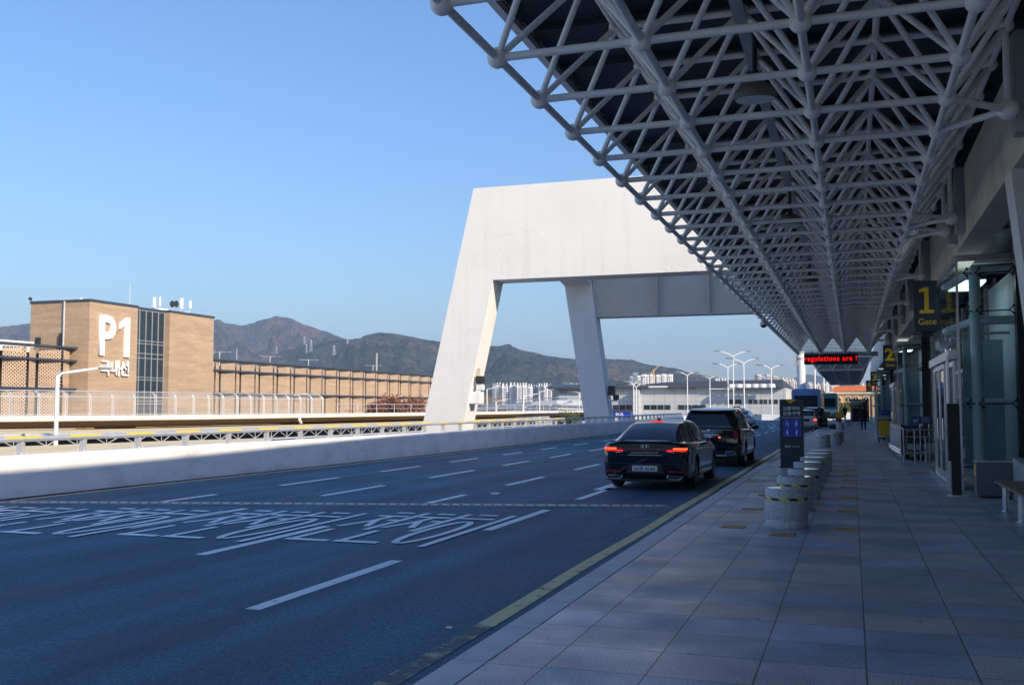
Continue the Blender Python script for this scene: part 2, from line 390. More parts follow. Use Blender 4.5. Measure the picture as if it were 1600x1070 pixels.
M['cream'] = mat('cream_roof', (0.88, 0.70, 0.38), 0.6, var=0.06, scale=0.5, dirt=(0.66, 0.53, 0.32), dscale=0.3, damt=0.4)
M['bar_conc'] = mat('barrier_concrete', (0.83, 0.83, 0.825), 0.85, var=0.07, scale=0.9, fine=0.04, fscale=20, dirt=(0.40, 0.39, 0.37), dscale=0.8, damt=0.45, bump=0.1, bscale=25, stretch=(1, 1, 2.0))

# ================================================================== ground, road, pavement, kerb
Z_ROAD = -0.15
struct(MB().quad((-9000, -3000, -7), (9000, -3000, -7), (9000, 14000, -7), (-9000, 14000, -7)).build('ground', M['city'], fix=False))
road_edge = [(-15.0, -40), (-15.0, 60), (-16, 100), (-20, 170), (-24, 260)]
rows = [[(x, y, Z_ROAD), (-2.42, y, Z_ROAD)] for x, y in road_edge]
for a in rows: a[1] = (-2.42 if a[0][1] < 118 else 12.0, a[0][1], Z_ROAD)
rows.insert(3, [(-16.6, 116, Z_ROAD), (-2.42, 116, Z_ROAD)]); rows.insert(4, [(-16.7, 118.0, Z_ROAD), (12.0, 118.0, Z_ROAD)])
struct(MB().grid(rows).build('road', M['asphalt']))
slab = MB().prism([(x, y, -1.4) for x, y in [(-15.5, -40), (-15.5, 60), (-16.4, 100), (-20.4, 170), (-24.4, 260), (12, 260), (12, -40)]], 'z', (0, 0, 1.2))
struct(slab.build('road_deck', M['concrete']))
struct(MB().box(-2.2, 9, -30, 117.5, -0.18, 0.0).build('pavement', M['paving']))
k = MB(); y = -30.0
while y < 117: k.box(-2.45, -2.204, y, y + 0.994, -0.19, 0.0); y += 1.0
struct(k.build('kerb', M['kerb'], bevel=0.012))

def sheet(mb, x0, y0, x1, y1, w, z):     # a painted stripe from p to q
    d = Vector((x1 - x0, y1 - y0, 0)).normalized(); n = Vector((-d.y, d.x, 0)) * w / 2
    mb.quad((x0 + n.x, y0 + n.y, z), (x0 - n.x, y0 - n.y, z), (x1 - n.x, y1 - n.y, z), (x1 + n.x, y1 + n.y, z))
yl = MB(); y = 7.6
while y < 116: sheet(yl, -2.83 + 0.012 * sin(y), y, -2.83 + 0.012 * sin(y + 1), y + 1, 0.16, Z_ROAD + .004); y += 1
struct(yl.build('yellow_kerb_line', M['road_yellow'], fix=False))
yl = MB(); sheet(yl, -2.83, 3.5, -2.824, 7.598, 0.16, Z_ROAD + .004)
struct(yl.build('yellow_kerb_line', worn('faded_yellow_marking', (0.66, 0.56, 0.32), (0.09, 0.12, 0.14), 0.0, 4), fix=False))
wm = MB(); z = Z_ROAD + .004
for X, ys in ((-4.95, [(1.5, 4.3), (7.55, 10.45), (13.4, 16.35), (18.4, 21.2)]),
              (-7.35, [(4.2, 7.0), (10.1, 13.1), (16.8, 18.65), (21.2, 24.0), (27.0, 29.8), (32.6, 35.4), (38, 41), (44, 47)]),
              (-9.93, [(6.2, 8.95), (11.95, 14.9), (17.5, 20.25), (22.8, 25.85), (28.3, 30.75), (33.2, 35.9), (38.6, 41.3), (44, 47)]),
              (-12.1, [(8.0, 9.3), (15.0, 17.1), (19.5, 22.15), (24.5, 27.1), (29.4, 31.9), (34.5, 36.7), (39.2, 41.4), (44.3, 46.7)])):
    for a, b in ys: sheet(wm, X, a, X, b, 0.15, z)
for X in (-5.6, -7.35, -9.9, -12.1):
    for q in range(9): sheet(wm, X + .02 * q, 50 + 6 * q, X + .02 * (q + 1), 53 + 6 * q, 0.15, z)
# arrows far ahead
for X, y in ((-8.6, 60), (-8.6, 72), (-6.5, 66), (-6.4, 84)):
    sheet(wm, X, y, X, y + 3.4, 0.22, z); wm.quad((X - .5, y + 3.4, z), (X + .5, y + 3.4, z), (X + .02, y + 5, z), (X - .02, y + 5, z))
    sheet(wm, X, y + 1.4, X + .9, y + 2.2, 0.25, z)
# the white stop box under the parked saloon
sheet(wm, -5.05, 20.6, -5.05, 23, 0.35, z)
sheet(wm, -4.3, 24.5, -3.1, 24.5, 0.12, z)
struct(wm.build('lane_marking', M['road_white'], fix=False))
def road_word(x0, x1, y0, y1):
    mb = MB(); k = (y1 - y0) / 3.6; cnt = [0]
    def st(pts, ox):
        pts = [Vector((x0 + ox + a, y0 + b * k, z + .002)) for a, b in pts]
        for p, q in zip(pts, pts[1:]):
            cnt[0] += 1; up = Vector((0, 0, .0003 * cnt[0] if len(pts) < 10 else .0042 + .0003 * (cnt[0] % 2))); p = p + up; q = q + up
            d = (q - p).normalized(); n = Vector((-d.y, d.x, 0)); w = .052 if abs(d.y) > .5 else .08; e = d * (.03 if abs(d.y) > .5 else .05)
            mb.quad(p - e + n * w, p - e - n * w, q + e - n * w, q + e + n * w)
    for ox in (0, .72):                                        # 천 twice
        st([(.13, 3.5), (.33, 3.5)], ox); st([(.02, 3.02), (.45, 3.02)], ox); st([(.235, 3.0), (.20, 2.35), (.03, 1.62)], ox); st([(.23, 2.42), (.43, 1.72)], ox)
        st([(.60, 1.35), (.60, 3.58)], ox); st([(.44, 2.5), (.58, 2.5)], ox); st([(.13, 1.22), (.13, .14)], ox); st([(.10, .14), (.64, .14)], ox)
    ox = 1.42                                                  # 히
    st([(.13, 3.55), (.35, 3.55)], ox); st([(0, 3.02), (.47, 3.02)], ox); st([(.66, 0), (.66, 3.6)], ox)
    st([(.24 + .20 * cos(t * pi / 14), 1.42 + 1.22 * sin(t * pi / 14)) for t in range(29)], ox)
    return struct(mb.build('road_word', M['road_white'], fix=False))
for q in range(4): road_word(-7.22 - 2.42 * q, -5.12 - 2.42 * q, 11.55 - .33 * q, 15.2 - .45 * q)

# drain across the road (skewed) with its grating
dr0, dr1 = Vector((-14.9, 14.42, Z_ROAD + .006)), Vector((-3.08, 17.66, Z_ROAD + .006)); dd = (dr1 - dr0).normalized(); dn = Vector((-dd.y, dd.x, 0))
drain = thing('drain_channel', 'long pale drain channel with steel grating running across the road', 'drain', tuple(dr0))
t = MB()
for s in (-1, 1):
    a = dn * (0.09 * s); b = dn * (0.27 * s); t.quad(dr0 + a, dr0 + b, dr1 + b, dr1 + a)
t.build('channel_edge', mat('drain_concrete', (0.30, 0.29, 0.29), 0.8, var=0.15, scale=3, dirt=(.12, .12, .12), dscale=2), drain, fix=False)
t = MB(); t.quad(dr0 + dn * .09 - Vector((0, 0, .002)), dr0 - dn * .09 - Vector((0, 0, .002)), dr1 - dn * .09 - Vector((0, 0, .002)), dr1 + dn * .09 - Vector((0, 0, .002))); t.build('gutter', M['black'], drain, fix=False)
g = MB(); Ld = (dr1 - dr0).length; s = 0.1; ang = math.atan2(dd.y, dd.x)
while s < Ld - .1: g.obox(dr0 + dd * s + Vector((0, 0, .004)), (0.125, 0.075, 0.012), ang); s += 0.19
g.build('grating', mat('grating_steel', (0.72, 0.72, 0.72), 0.4, metal=0.3, var=.15, scale=3), drain)
# litter
lt = MB().box(-6.9, -6.72, 18.9, 19.05, Z_ROAD + .002, Z_ROAD + .03); tag(lt.build('paper_scrap', M['white']), 'white scrap of paper lying on the road beyond the drain', 'litter')
lt = MB().box(-3.08, -3.03, 7.4, 7.44, Z_ROAD + .006, Z_ROAD + .014); tag(lt.build('crumpled_wrapper', M['white']), 'tiny pale wrapper lying beside the yellow kerb line', 'litter')

# ================================================================== left concrete barrier and its guard rail
def lerp_path(pts, y):
    for (x0, y0), (x1, y1) in zip(pts, pts[1:]):
        if y0 <= y <= y1: return x0 + (x1 - x0) * (y - y0) / (y1 - y0)
    return pts[-1][0]
BAR = [(-15.3, -40), (-15.3, 17), (-15.2, 21), (-15.0, 26), (-14.85, 31), (-14.7, 37), (-14.6, 52), (-14.55, 62), (-14.8, 80), (-15.5, 100), (-17.5, 130), (-20, 170)]
bx = lambda y: lerp_path(BAR, y)
def add_cracks(m, scale, width, col, stretch=(1, 1, 1), amt=.8):
    N, L = m.node_tree.nodes, m.node_tree.links; P = N['Principled BSDF']; src = P.inputs['Base Color'].links[0].from_socket
    g = N.new('ShaderNodeNewGeometry'); mp = N.new('ShaderNodeMapping'); mp.inputs['Scale'].default_value = stretch; L.new(g.outputs['Position'], mp.inputs[0])
    nz = N.new('ShaderNodeTexNoise'); nz.inputs['Scale'].default_value = 1.5; nz.inputs['Detail'].default_value = 5; L.new(mp.outputs[0], nz.inputs['Vector'])
    ad = N.new('ShaderNodeMix'); ad.data_type = 'RGBA'; ad.blend_type = 'ADD'; ad.inputs[0].default_value = .35; L.new(mp.outputs[0], ad.inputs[6]); L.new(nz.outputs[1], ad.inputs[7])
    vo = N.new('ShaderNodeTexVoronoi'); vo.feature = 'DISTANCE_TO_EDGE'; vo.inputs['Scale'].default_value = scale; L.new(ad.outputs[2], vo.inputs['Vector'])
    r = N.new('ShaderNodeMapRange'); r.inputs[1].default_value = 0; r.inputs[2].default_value = width; r.inputs[3].default_value = amt; r.inputs[4].default_value = 0; L.new(vo.outputs[0], r.inputs[0])
    n2 = N.new('ShaderNodeTexNoise'); n2.inputs['Scale'].default_value = .5; L.new(g.outputs['Position'], n2.inputs['Vector'])
    r2 = N.new('ShaderNodeMapRange'); r2.inputs[1].default_value = .45; r2.inputs[2].default_value = .6; L.new(n2.outputs[0], r2.inputs[0])
    mu = N.new('ShaderNodeMath'); mu.operation = 'MULTIPLY'; L.new(r.outputs[0], mu.inputs[0]); L.new(r2.outputs[0], mu.inputs[1])
    k = N.new('ShaderNodeMix'); k.data_type = 'RGBA'; L.new(mu.outputs[0], k.inputs[0]); L.new(src, k.inputs[6]); k.inputs[7].default_value = (*col, 1); L.new(k.outputs[2], P.inputs['Base Color'])
add_cracks(M['bar_conc'], .42, .012, (.45, .45, .45), (1, .8, 2.2), .45)
add_cracks(M['asphalt'], .16, .004, (.02, .03, .035), (1, .6, 1), .6)
gu = MB(); y = 6.0
while y < 90: gu.quad((bx(y) + .005, y, Z_ROAD + .003), (bx(y) + .22, y, Z_ROAD + .003), (bx(y + 2) + .22, y + 2, Z_ROAD + .003), (bx(y + 2) + .005, y + 2, Z_ROAD + .003)); y += 2
struct(gu.build('road_gutter', mat('gutter_grime', (.030, .032, .034), .9, var=.4, scale=2), fix=False))
yl = MB(); y = 8.0
while y < 60: sheet(yl, bx(y) + .42, y, bx(y + 2) + .42, y + 2, .12, Z_ROAD + .0045); y += 2
struct(yl.build('yellow_edge_line', M['road_yellow'], fix=False))
barrier = thing('concrete_barrier', 'long pale concrete barrier wall along the left road edge', 'barrier', (-15.3, 15, Z_ROAD))
y = 3.0
while y < 165:
    step = 6.0 if y < 80 else 12; n = 4; mb = MB(); prof = [(0, -0.15), (0, 0.57), (-0.03, 0.63), (-0.09, 0.66), (-0.33, 0.66), (-0.36, 0.62), (-0.36, -0.6), (0, -0.6)]
    rows = []
    for i in range(n + 1):
        yy = y + 0.004 + (step - 0.008) * i / n; rows.append([(bx(yy) + px, yy, pz) for px, pz in prof + prof[:1]])
    mb.grid(rows); mb.quad(*[rows[0][i] for i in range(8)]); mb.quad(*[rows[-1][i] for i in range(8)])
    mb.build('wall_panel', M['bar_conc'], barrier, smooth=False); y += step
rail = thing('guard_rail', 'grey tubular guard rail with yellow reflective strips on the barrier top', 'guard rail', (-15.45, 15, 0.66))
rp = [(bx(3 + i * 1.0) - 0.2, 3 + i * 1.0, 0.965) for i in range(150)]
rb = MB(); rows = []
for p in rp: rows.append([(p[0] + 0.085 * cos(t * pi / 6), p[1], p[2] + 0.058 * sin(t * pi / 6)) for t in range(13)])
rb.grid(rows).build('rail', M['galv'], rail, smooth=True)
M['strip'] = mat('yellow_reflective_strip', (0.80, 0.58, 0.05), 0.5, var=0.05)
y = 3.8; i = 0
while y < 120:
    x = bx(y) - 0.2; p = MB()
    p.box(x - .05, x + .05, y - .035, y + .035, .66, .915); p.box(x - .055, x + .055, y - .05, y - .038, .66, .9); p.box(x - .055, x + .055, y + .038, y + .05, .66, .9); p.box(x - .10, x + .10, y - .09, y + .09, .66, .672)
    po = p.build('rail_post', M['galv'], rail)
    if y < 32:
        for sx_ in (-1, 1):
            for sy_ in (-1, 1): MB().lathe((x + .08 * sx_, y + .075 * sy_, .672), [(.02, 0), (.02, .03), (.008, .036)], 6).build('anchor_bolt', M['galv'], po)
    if y < 62:
        s = MB(); rows = []
        for q in range(4):
            yy = y - .45 + .3 * q; cx = bx(yy) - .2; rows.append([(cx + .089 * cos(a), yy, .965 + .062 * sin(a)) for a in (.25, .5, .8, 1.1)])
        s.grid(rows).build('reflective_strip', M['strip'], rail, smooth=True)
    y += 1.672

# ================================================================== lower level: ramp, fence, roofs, lamps
RAMP = [(-68, 36), (-60, 52), (-56, 61), (-53, 71), (-51, 90), (-49.5, 112), (-48.6, 140), (-50, 205)]
def ramp_pt(y): return lerp_path(RAMP, y)
ramp = thing('elevated_ramp', 'elevated road ramp with pale kerb and brown sloping underside below the fence', 'ramp', (-53, 71, 0))
ys = [36 + 4 * i for i in range(43)]
def swept(prof):
    mb = MB(); mb.grid([[(ramp_pt(y) + px, y, pz) for px, pz in prof] for y in ys]); return mb
swept([(-13, .62), (-.35, .62), (-.35, .93), (0, .93), (0, .55), (-.12, .50)]).build('parapet', mat('ramp_parapet', (0.62, 0.60, 0.57), .8, var=.08, dirt=(.4, .38, .35), dscale=.4), ramp)
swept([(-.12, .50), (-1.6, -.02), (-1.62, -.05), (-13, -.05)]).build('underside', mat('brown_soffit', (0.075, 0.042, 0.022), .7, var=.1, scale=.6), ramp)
g = MB(); y = 40.0
while y < 200:
    x = ramp_pt(y); g.quad((x - .115, y, .503), (x - .115, y + .06, .503), (x - 1.595, y + .30, -.017), (x - 1.595, y + .24, -.017)); y += 2.9
g.build('panel_seam', mat('pale_seam', (0.42, 0.34, 0.26), .7), ramp, fix=False)
MB().hexa([(ramp_pt(200) - 10, 200, -1.2), (ramp_pt(200) + .2, 200, -1.2), (ramp_pt(200) + 1, 206, -1.2), (ramp_pt(200) - 10, 206, -1.2)], [(ramp_pt(200) - 10, 200, .95), (ramp_pt(200) + .2, 200, .95), (ramp_pt(200) + 5, 216, .95), (ramp_pt(200) - 10, 216, .95)]).build('ramp_end', M['dark'], ramp)
for y, px in ((53, 40), (86, 404)):
    x = ramp_pt(y); s = MB(); s.path([(x + .05, y, .6), (x + .05, y, .35), (x - .1, y + .55, .05)], .14, 8); s.build('drain_spout', M['white'], ramp, smooth=True)
for y in (48, 70, 95, 125, 160): MB().box(ramp_pt(y) - 8, ramp_pt(y) - 5, y - .8, y + .8, -7, -.06).build('pier', M['concrete'], ramp)

def mesh_screen():
    m, N, L, P = new_mat('wire_mesh'); out = N['Material Output']; g = N.new('ShaderNodeNewGeometry'); s = N.new('ShaderNodeSeparateXYZ'); L.new(g.outputs['Position'], s.inputs[0])
    def line(sock, pitch, w):
        a = N.new('ShaderNodeMath'); a.operation = 'DIVIDE'; a.inputs[1].default_value = pitch; L.new(sock, a.inputs[0])
        f = N.new('ShaderNodeMath'); f.operation = 'FRACT'; L.new(a.outputs[0], f.inputs[0])
        c = N.new('ShaderNodeMath'); c.operation = 'LESS_THAN'; c.inputs[1].default_value = w; L.new(f.outputs[0], c.inputs[0]); return c.outputs[0]
    mx = N.new('ShaderNodeMath'); mx.operation = 'MAXIMUM'; L.new(line(s.outputs[1], .10, .13), mx.inputs[0]); L.new(line(s.outputs[2], .10, .13), mx.inputs[1])
    P.inputs['Base Color'].default_value = (.42, .42, .43, 1); P.inputs['Roughness'].default_value = .5
    t = N.new('ShaderNodeBsdfTransparent'); k = N.new('ShaderNodeMixShader'); L.new(mx.outputs[0], k.inputs[0]); L.new(t.outputs[0], k.inputs[1]); L.new(P.outputs[0], k.inputs[2]); L.new(k.outputs[0], out.inputs[0])
    return m
fence = thing('mesh_fence', 'tall grey wire mesh fence with curved top on the ramp before the brick tower', 'fence', (-53, 71, .93))
fys = []; y = 44.0
while y < 92: fys.append(y); y += 1.85
sc = MB(); rows = []
for y in fys:
    x = ramp_pt(y) - .25; rows.append([(x, y, 1.0), (x, y, 2.35), (x - .12, y, 2.6), (x - .42, y, 2.82)])
sc.grid(rows).build('mesh_screen', mesh_screen(), fence, fix=False)
for i, y in enumerate(fys):
    x = ramp_pt(y) - .25; p = MB()
    for o in (-.09, .09): p.path([(x, y + o, .93), (x, y + o, 2.35), (x - .12, y + o, 2.6), (x - .42, y + o, 2.82)], .032, 6)
    p.build('fence_post', M['galv'], fence, smooth=True)
for zz, o in ((1.02, 0), (2.36, 0), (2.82, -.42)):
    r = MB(); r.path([(ramp_pt(y) - .25 + o, y, zz) for y in fys], .03, 6); r.build('rail', M['galv'], fence)
wr = thing('walkway_railing', 'thin grey railing continuing along the ramp past the mesh fence', 'railing', (-49, 140, .93))
r = MB(); yy = [93 + 4 * i for i in range(26)]
r.path([(ramp_pt(y) - .25, y, 1.9) for y in yy], .035, 6); r.path([(ramp_pt(y) - .25, y, 1.4) for y in yy], .025, 6); r.build('rail', M['galv'], wr)
r = MB(); 
for y in yy: r.tube((ramp_pt(y) - .25, y, .93), (ramp_pt(y) - .25, y, 1.9), .035, 6)
r.build('post', M['galv'], wr)

# flat cream roofs of the lower kerb-side
ra = thing('lower_canopy', 'cream topped lower level canopy with white edge beam and zigzag truss', 'canopy', (-46, 60, -.3))
RA = [(-58, 30), (-52.5, 44), (-47, 60), (-44.5, 80), (-44, 110), (-44.5, 150)]
rx = lambda y: lerp_path(RA, y)
ry = [30 + 4 * i for i in range(31)]
mb = MB(); mb.grid([[(rx(y) - 12, y, -.16), (rx(y) - .3, y, -.16)] for y in ry]); mb.build('roof_sheet', M['cream'], ra, fix=False)
mb = MB(); mb.grid([[(rx(y) - .3, y, -.12), (rx(y), y, -.12), (rx(y), y, -.40), (rx(y) - .3, y, -.40)] for y in ry]); mb.build('edge_beam', M['galv'], ra)
tr = MB(); y = 31.0; 
while y < 148:
    a = (rx(y) - .15, y, -.40); b = (rx(y + 1) - .15, y + 1, -.95); c = (rx(y + 2) - .15, y + 2, -.40)
    tr.tube(a, b, .035, 5); tr.tube(b, c, .035, 5); tr.tube(b, (b[0], b[1], -.4), .03, 5); y += 2
tr.build('truss', M['galv'], ra)
mb = MB(); mb.grid([[(rx(y) - .1, y, -.95), (rx(y) - .1, y, -1.1), (rx(y) - .3, y, -1.1)] for y in ry]); mb.build('bottom_beam', M['galv'], ra)
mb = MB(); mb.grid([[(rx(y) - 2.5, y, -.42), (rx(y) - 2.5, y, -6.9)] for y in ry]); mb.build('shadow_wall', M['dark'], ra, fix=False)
rb2 = thing('near_canopy_roof', 'flat cream roof just beyond the guard rail at far left', 'canopy', (-30, 36, -.3))
pa = [gz(-260, 700, -.35), gz(0, 698, -.35), gz(250, 689, -.35), gz(420, 684, -.35)]; pb = [gz(-260, 735, -.35), gz(0, 716, -.35), gz(250, 696, -.35), gz(420, 687, -.35)]
mb = MB(); mb.grid([pa, pb]); mb.grid([[p + Vector((0, 0, -.3)) for p in pa], [p + Vector((0, 0, -.3)) for p in pb]]); mb.build('roof_sheet', M['cream'], rb2, fix=False)
mb = MB(); mb.grid([[p + Vector((0, 0, .04)) for p in pb], [p + Vector((.5, -.5, .04)) for p in pb], [p + Vector((.5, -.5, -.3)) for p in pb]]); mb.build('edge_trim', M['concrete'], rb2)

def street_lamp(label, x_px, y_top, D, arm_px, arm_dy, group=None, base_z=-7):
    top = gD(x_px, y_top, D); e = gD(x_px + arm_px, y_top + arm_dy, D); t = thing('street_lamp', label, 'lamp post', (top.x, top.y, base_z), group)
    r = .16 if D < 80 else .14
    MB().tube((top.x, top.y, base_z), top, r, 10, r * .7).build('pole', M['white'], t, smooth=True)
    mid = top.lerp(e, .10) + Vector((0, 0, .10)); MB().path([top - Vector((0, 0, .05)), mid, e], r * .55, 8).build('arm', M['white'], t, smooth=True)
    d = (e - top); d.z = 0; d.normalize(); a = math.atan2(d.y, d.x)
    MB().sphere((0, 0, 0), 1, 10, 6, .48, .17, .09).xform(Matrix.Translation(e + d * .3) @ Matrix.Rotation(a, 4, 'Z')).build('lamp_head', M['grey_panel'], t, smooth=True)
    return t
street_lamp('near white single arm street lamp in front of the brick tower', 90, 587, 59, 66, -12)
street_lamp('white single arm street lamp behind the fence under the glazed stairwell', 267, 616, 134, 36, -5)
street_lamp('white single arm street lamp before the lattice car park, left of the red shrubs', 454, 619, 150, 28, -4)
street_lamp('white single arm street lamp rising from the red shrubs', 602, 624, 168, 27, -6)
# ================================================================== mountains
def hill_mat(name, g, b, scale):
    m, N, L, P = new_mat(name); geo = N.new('ShaderNodeNewGeometry')
    n = N.new('ShaderNodeTexNoise'); n.inputs['Scale'].default_value = scale; n.inputs['Detail'].default_value = 9; n.inputs['Roughness'].default_value = .68; L.new(geo.outputs['Position'], n.inputs['Vector'])
    r = N.new('ShaderNodeValToRGB'); e = r.color_ramp.elements; e[0].position = .36; e[0].color = (*[c * .55 for c in g], 1); e[1].position = .66; e[1].color = (*b, 1)
    k = r.color_ramp.elements.new(.5); k.color = (*g, 1)
    L.new(n.outputs[0], r.inputs[0])
    nt = N.new('ShaderNodeTexNoise'); nt.inputs['Scale'].default_value = .09; nt.inputs['Detail'].default_value = 4; nt.inputs['Roughness'].default_value = .7; L.new(geo.outputs['Position'], nt.inputs['Vector'])
    tr_ = N.new('ShaderNodeMapRange'); tr_.inputs[1].default_value = .3; tr_.inputs[2].default_value = .7; tr_.inputs[3].default_value = .4; tr_.inputs[4].default_value = 1.7; L.new(nt.outputs[0], tr_.inputs[0])
    tm_ = N.new('ShaderNodeMix'); tm_.data_type = 'RGBA'; tm_.blend_type = 'MULTIPLY'; tm_.inputs[0].default_value = 1; L.new(r.outputs[0], tm_.inputs[6]); L.new(tr_.outputs[0], tm_.inputs[7]); L.new(tm_.outputs[2], P.inputs['Base Color']); P.inputs['Roughness'].default_value = 1; P.inputs['Specular IOR Level'].default_value = 0
    n2 = N.new('ShaderNodeTexNoise'); n2.inputs['Scale'].default_value = .06; n2.inputs['Detail'].default_value = 6; L.new(geo.outputs['Position'], n2.inputs['Vector'])
    bm_ = N.new('ShaderNodeBump'); bm_.inputs['Strength'].default_value = 1; bm_.inputs['Distance'].default_value = 22; L.new(n2.outputs[0], bm_.inputs['Height']); L.new(bm_.outputs[0], P.inputs['Normal'])
    return m
def mountain(name, pts, D, W, mat_, seed, step=3.0, rough=1.0):
    x0, x1 = pts[0][0], pts[-1][0]; nx = int((x1 - x0) / step); cols = []
    R = 72
    rows = [[] for _ in range(R + 1)]
    for i in range(nx + 1):
        px = x0 + (x1 - x0) * i / nx
        for (a, ya), (b, yb) in zip(pts, pts[1:]):
            if a <= px <= b:
                t = (px - a) / (b - a); t = t * t * (3 - 2 * t) * .5 + t * .5; py = ya + (yb - ya) * t; break
        top = gD(px, py, D); d = Vector((top.x, top.y, 0)).normalized(); h = top.z + 7
        for k in range(R + 1):
            s = k / R                     # 0 front foot, .72 ridge, 1 behind
            if s <= .72: u = s / .72; dist = -(1 - u) * W; prof = u ** 1.25
            else: u = (1 - s) / .28; dist = (1 - u) * W * .5; prof = u ** 1.2
            p = Vector((top.x, top.y, 0)) + d * dist
            q = Vector((p.x / 300, p.y / 300, seed)); rid = 1 - abs(noise.fractal(q, 1.0, 2.0, 5) * 1.6); rid = max(-.3, rid)
            amp = (1 - abs(2 * prof - 1) ** 1.5) * .62 * rough
            z = -7.5 + h * (prof + (rid - .62) * amp * (0 if s > .72 else 1)) + noise.noise(Vector((p.x / 45, p.y / 45, seed + 5))) * h * .02 + noise.noise(Vector((p.x / 16, p.y / 16, seed + 9))) * 3.0
            rows[k].append((p.x, p.y, z))
    o = MB().grid(rows).build(name, mat_, smooth='all'); struct(o); return o
HA = hill_mat('autumn_slope', (0.046, 0.044, 0.030), (0.150, 0.075, 0.052), .008)
HB = hill_mat('pine_slope', (0.033, 0.043, 0.032), (0.100, 0.068, 0.048), .010)
HC = hill_mat('far_slope', (0.05, 0.06, 0.05), (0.10, 0.09, 0.07), .006)
mountain('mountain', [(-160, 530), (-60, 515), (0, 510), (30, 507), (60, 505), (150, 516), (250, 505), (300, 494), (336, 498), (363, 505), (383, 507.5), (408, 499), (434, 494), (455, 497), (477, 508), (510, 517), (537, 527), (563, 534), (620, 560), (700, 590)], 3600, 1500, HA, 1.3)
mountain('mountain', [(360, 600), (400, 575), (440, 548), (490, 537), (530, 530), (563, 526.5), (580, 521), (596, 517.6), (618, 520), (653, 527.7), (684, 533), (720, 539), (758, 540.6), (795, 538), (828, 548.5), (860, 556), (895, 559), (950, 560), (989, 562), (1017, 570), (1052, 574), (1080, 582), (1131, 591.6), (1180, 599.5), (1230, 610), (1300, 628)], 2500, 1000, HB, 4.1)
mountain('hill', [(1180, 615), (1225, 597), (1245, 588), (1262, 584), (1285, 587), (1310, 596), (1345, 606), (1400, 618), (1460, 628)], 4200, 1500, HC, 8.8)

# ================================================================== transmission towers on the slope
def lattice_tower(h):
    mb = MB(); w = h * .11
    for sx_, sy_ in ((-1, -1), (1, -1), (1, 1), (-1, 1)): mb.tube((sx_ * w, sy_ * w, 0), (sx_ * w * .18, sy_ * w * .18, h), .26, 4)
    for k in range(6):
        a = w * (1 - .82 * k / 6); b = w * (1 - .82 * (k + 1) / 6); z0 = h * k / 6; z1 = h * (k + 1) / 6
        for s in (-1, 1):
            mb.tube((-a, s * a, z0), (b, s * b, z1), .10, 4); mb.tube((a, s * a, z0), (-b, s * b, z1), .10, 4)
    for zz in (.72, .84, .95): mb.tube((-h * .14, 0, h * zz), (h * .14, 0, h * zz), .22, 4)
    return mb
proto = None
M['pylon'] = mat('pylon_steel', (0.62, 0.63, 0.66), .5, var=.02)
for i, (px, yt, yb) in enumerate([(476, 525, 533), (486, 530, 544), (479, 537, 546), (522, 539, 557), (543, 528, 541), (614, 559, 576), (432, 541, 547)]):
    D = 2300; b = gD(px, yb, D); t = gD(px, yt, D); h = t.z - b.z
    if proto is None:
        proto = lattice_tower(30).build('transmission_tower', M['pylon']); o = proto
    else: o = proto.copy(); C.objects.link(o)
    s = (h + 8) / 30; o.scale = (s, s, s); o.location = b - Vector((0, 0, 8))
    tag(o, 'slender pale lattice power pylon standing on the mountain slope', 'pylon', 'power pylons on the mountain')

# ================================================================== apartment blocks
def apart_mat(name, wall, win):
    m, N, L, P = new_mat(name); g = N.new('ShaderNodeNewGeometry'); s = N.new('ShaderNodeSeparateXYZ'); L.new(g.outputs['Position'], s.inputs[0])
    def M2(op, a, b):
        k = N.new('ShaderNodeMath'); k.operation = op
        for i, q in enumerate((a, b)):
            if isinstance(q, (int, float)): k.inputs[i].default_value = q
            else: L.new(q, k.inputs[i])
        return k.outputs[0]
    h = M2('ADD', s.outputs[0], M2('MULTIPLY', s.outputs[1], .35))
    fx = M2('FRACT', M2('DIVIDE', h, 9.0), 0); fz = M2('FRACT', M2('DIVIDE', s.outputs[2], 3.0), 0)
    mask = M2('MULTIPLY', M2('LESS_THAN', fx, .5), M2('LESS_THAN', fz, .55))
    sn = N.new('ShaderNodeSeparateXYZ'); L.new(g.outputs['Normal'], sn.inputs[0]); mask = M2('MULTIPLY', mask, M2('LESS_THAN', sn.outputs[2], .5))
    k = N.new('ShaderNodeMix'); k.data_type = 'RGBA'; L.new(mask, k.inputs[0]); k.inputs[6].default_value = (*wall, 1); k.inputs[7].default_value = (*win, 1)
    L.new(k.outputs[2], P.inputs['Base Color']); P.inputs['Roughness'].default_value = .6; return m
AW = apart_mat('apartment_white', (0.74, 0.73, 0.71), (0.36, 0.38, 0.41)); AB = apart_mat('apartment_blue', (0.36, 0.40, 0.46), (0.2, 0.23, 0.28)); AC = apart_mat('apartment_cream', (0.66, 0.60, 0.52), (0.36, 0.34, 0.32))
def block(px0, px1, ytop, D, m, label, group, depth=14, steps=True):
    a = gD(px0, ytop, D); b = gD(px1, ytop, D); c = (a + b) / 2; w = (b - a).length
    o = MB(); o.obox((c.x, c.y, (c.z - 7.5) / 2), (w, depth, c.z + 7.5), YAW)
    if steps:
        for q in (-.27, .27): o.obox((c.x + q * w * cos(YAW), c.y + q * w * sin(YAW), c.z + 1.6), (w * .25, depth * .5, 3.2), YAW)
    for q in (-.5, 0, .5):                       # projecting stair bays give each slab its vertical ribs
        o.obox((c.x + q * w * .6 * cos(YAW) + sin(YAW) * (depth / 2 + .8), c.y + q * w * .6 * sin(YAW) - cos(YAW) * (depth / 2 + .8), (c.z - 7.5) / 2 - .8), (w * .13, 1.6, c.z + 6), YAW)
    return tag(o.build('apartment_block', m), label, 'apartment block', group)
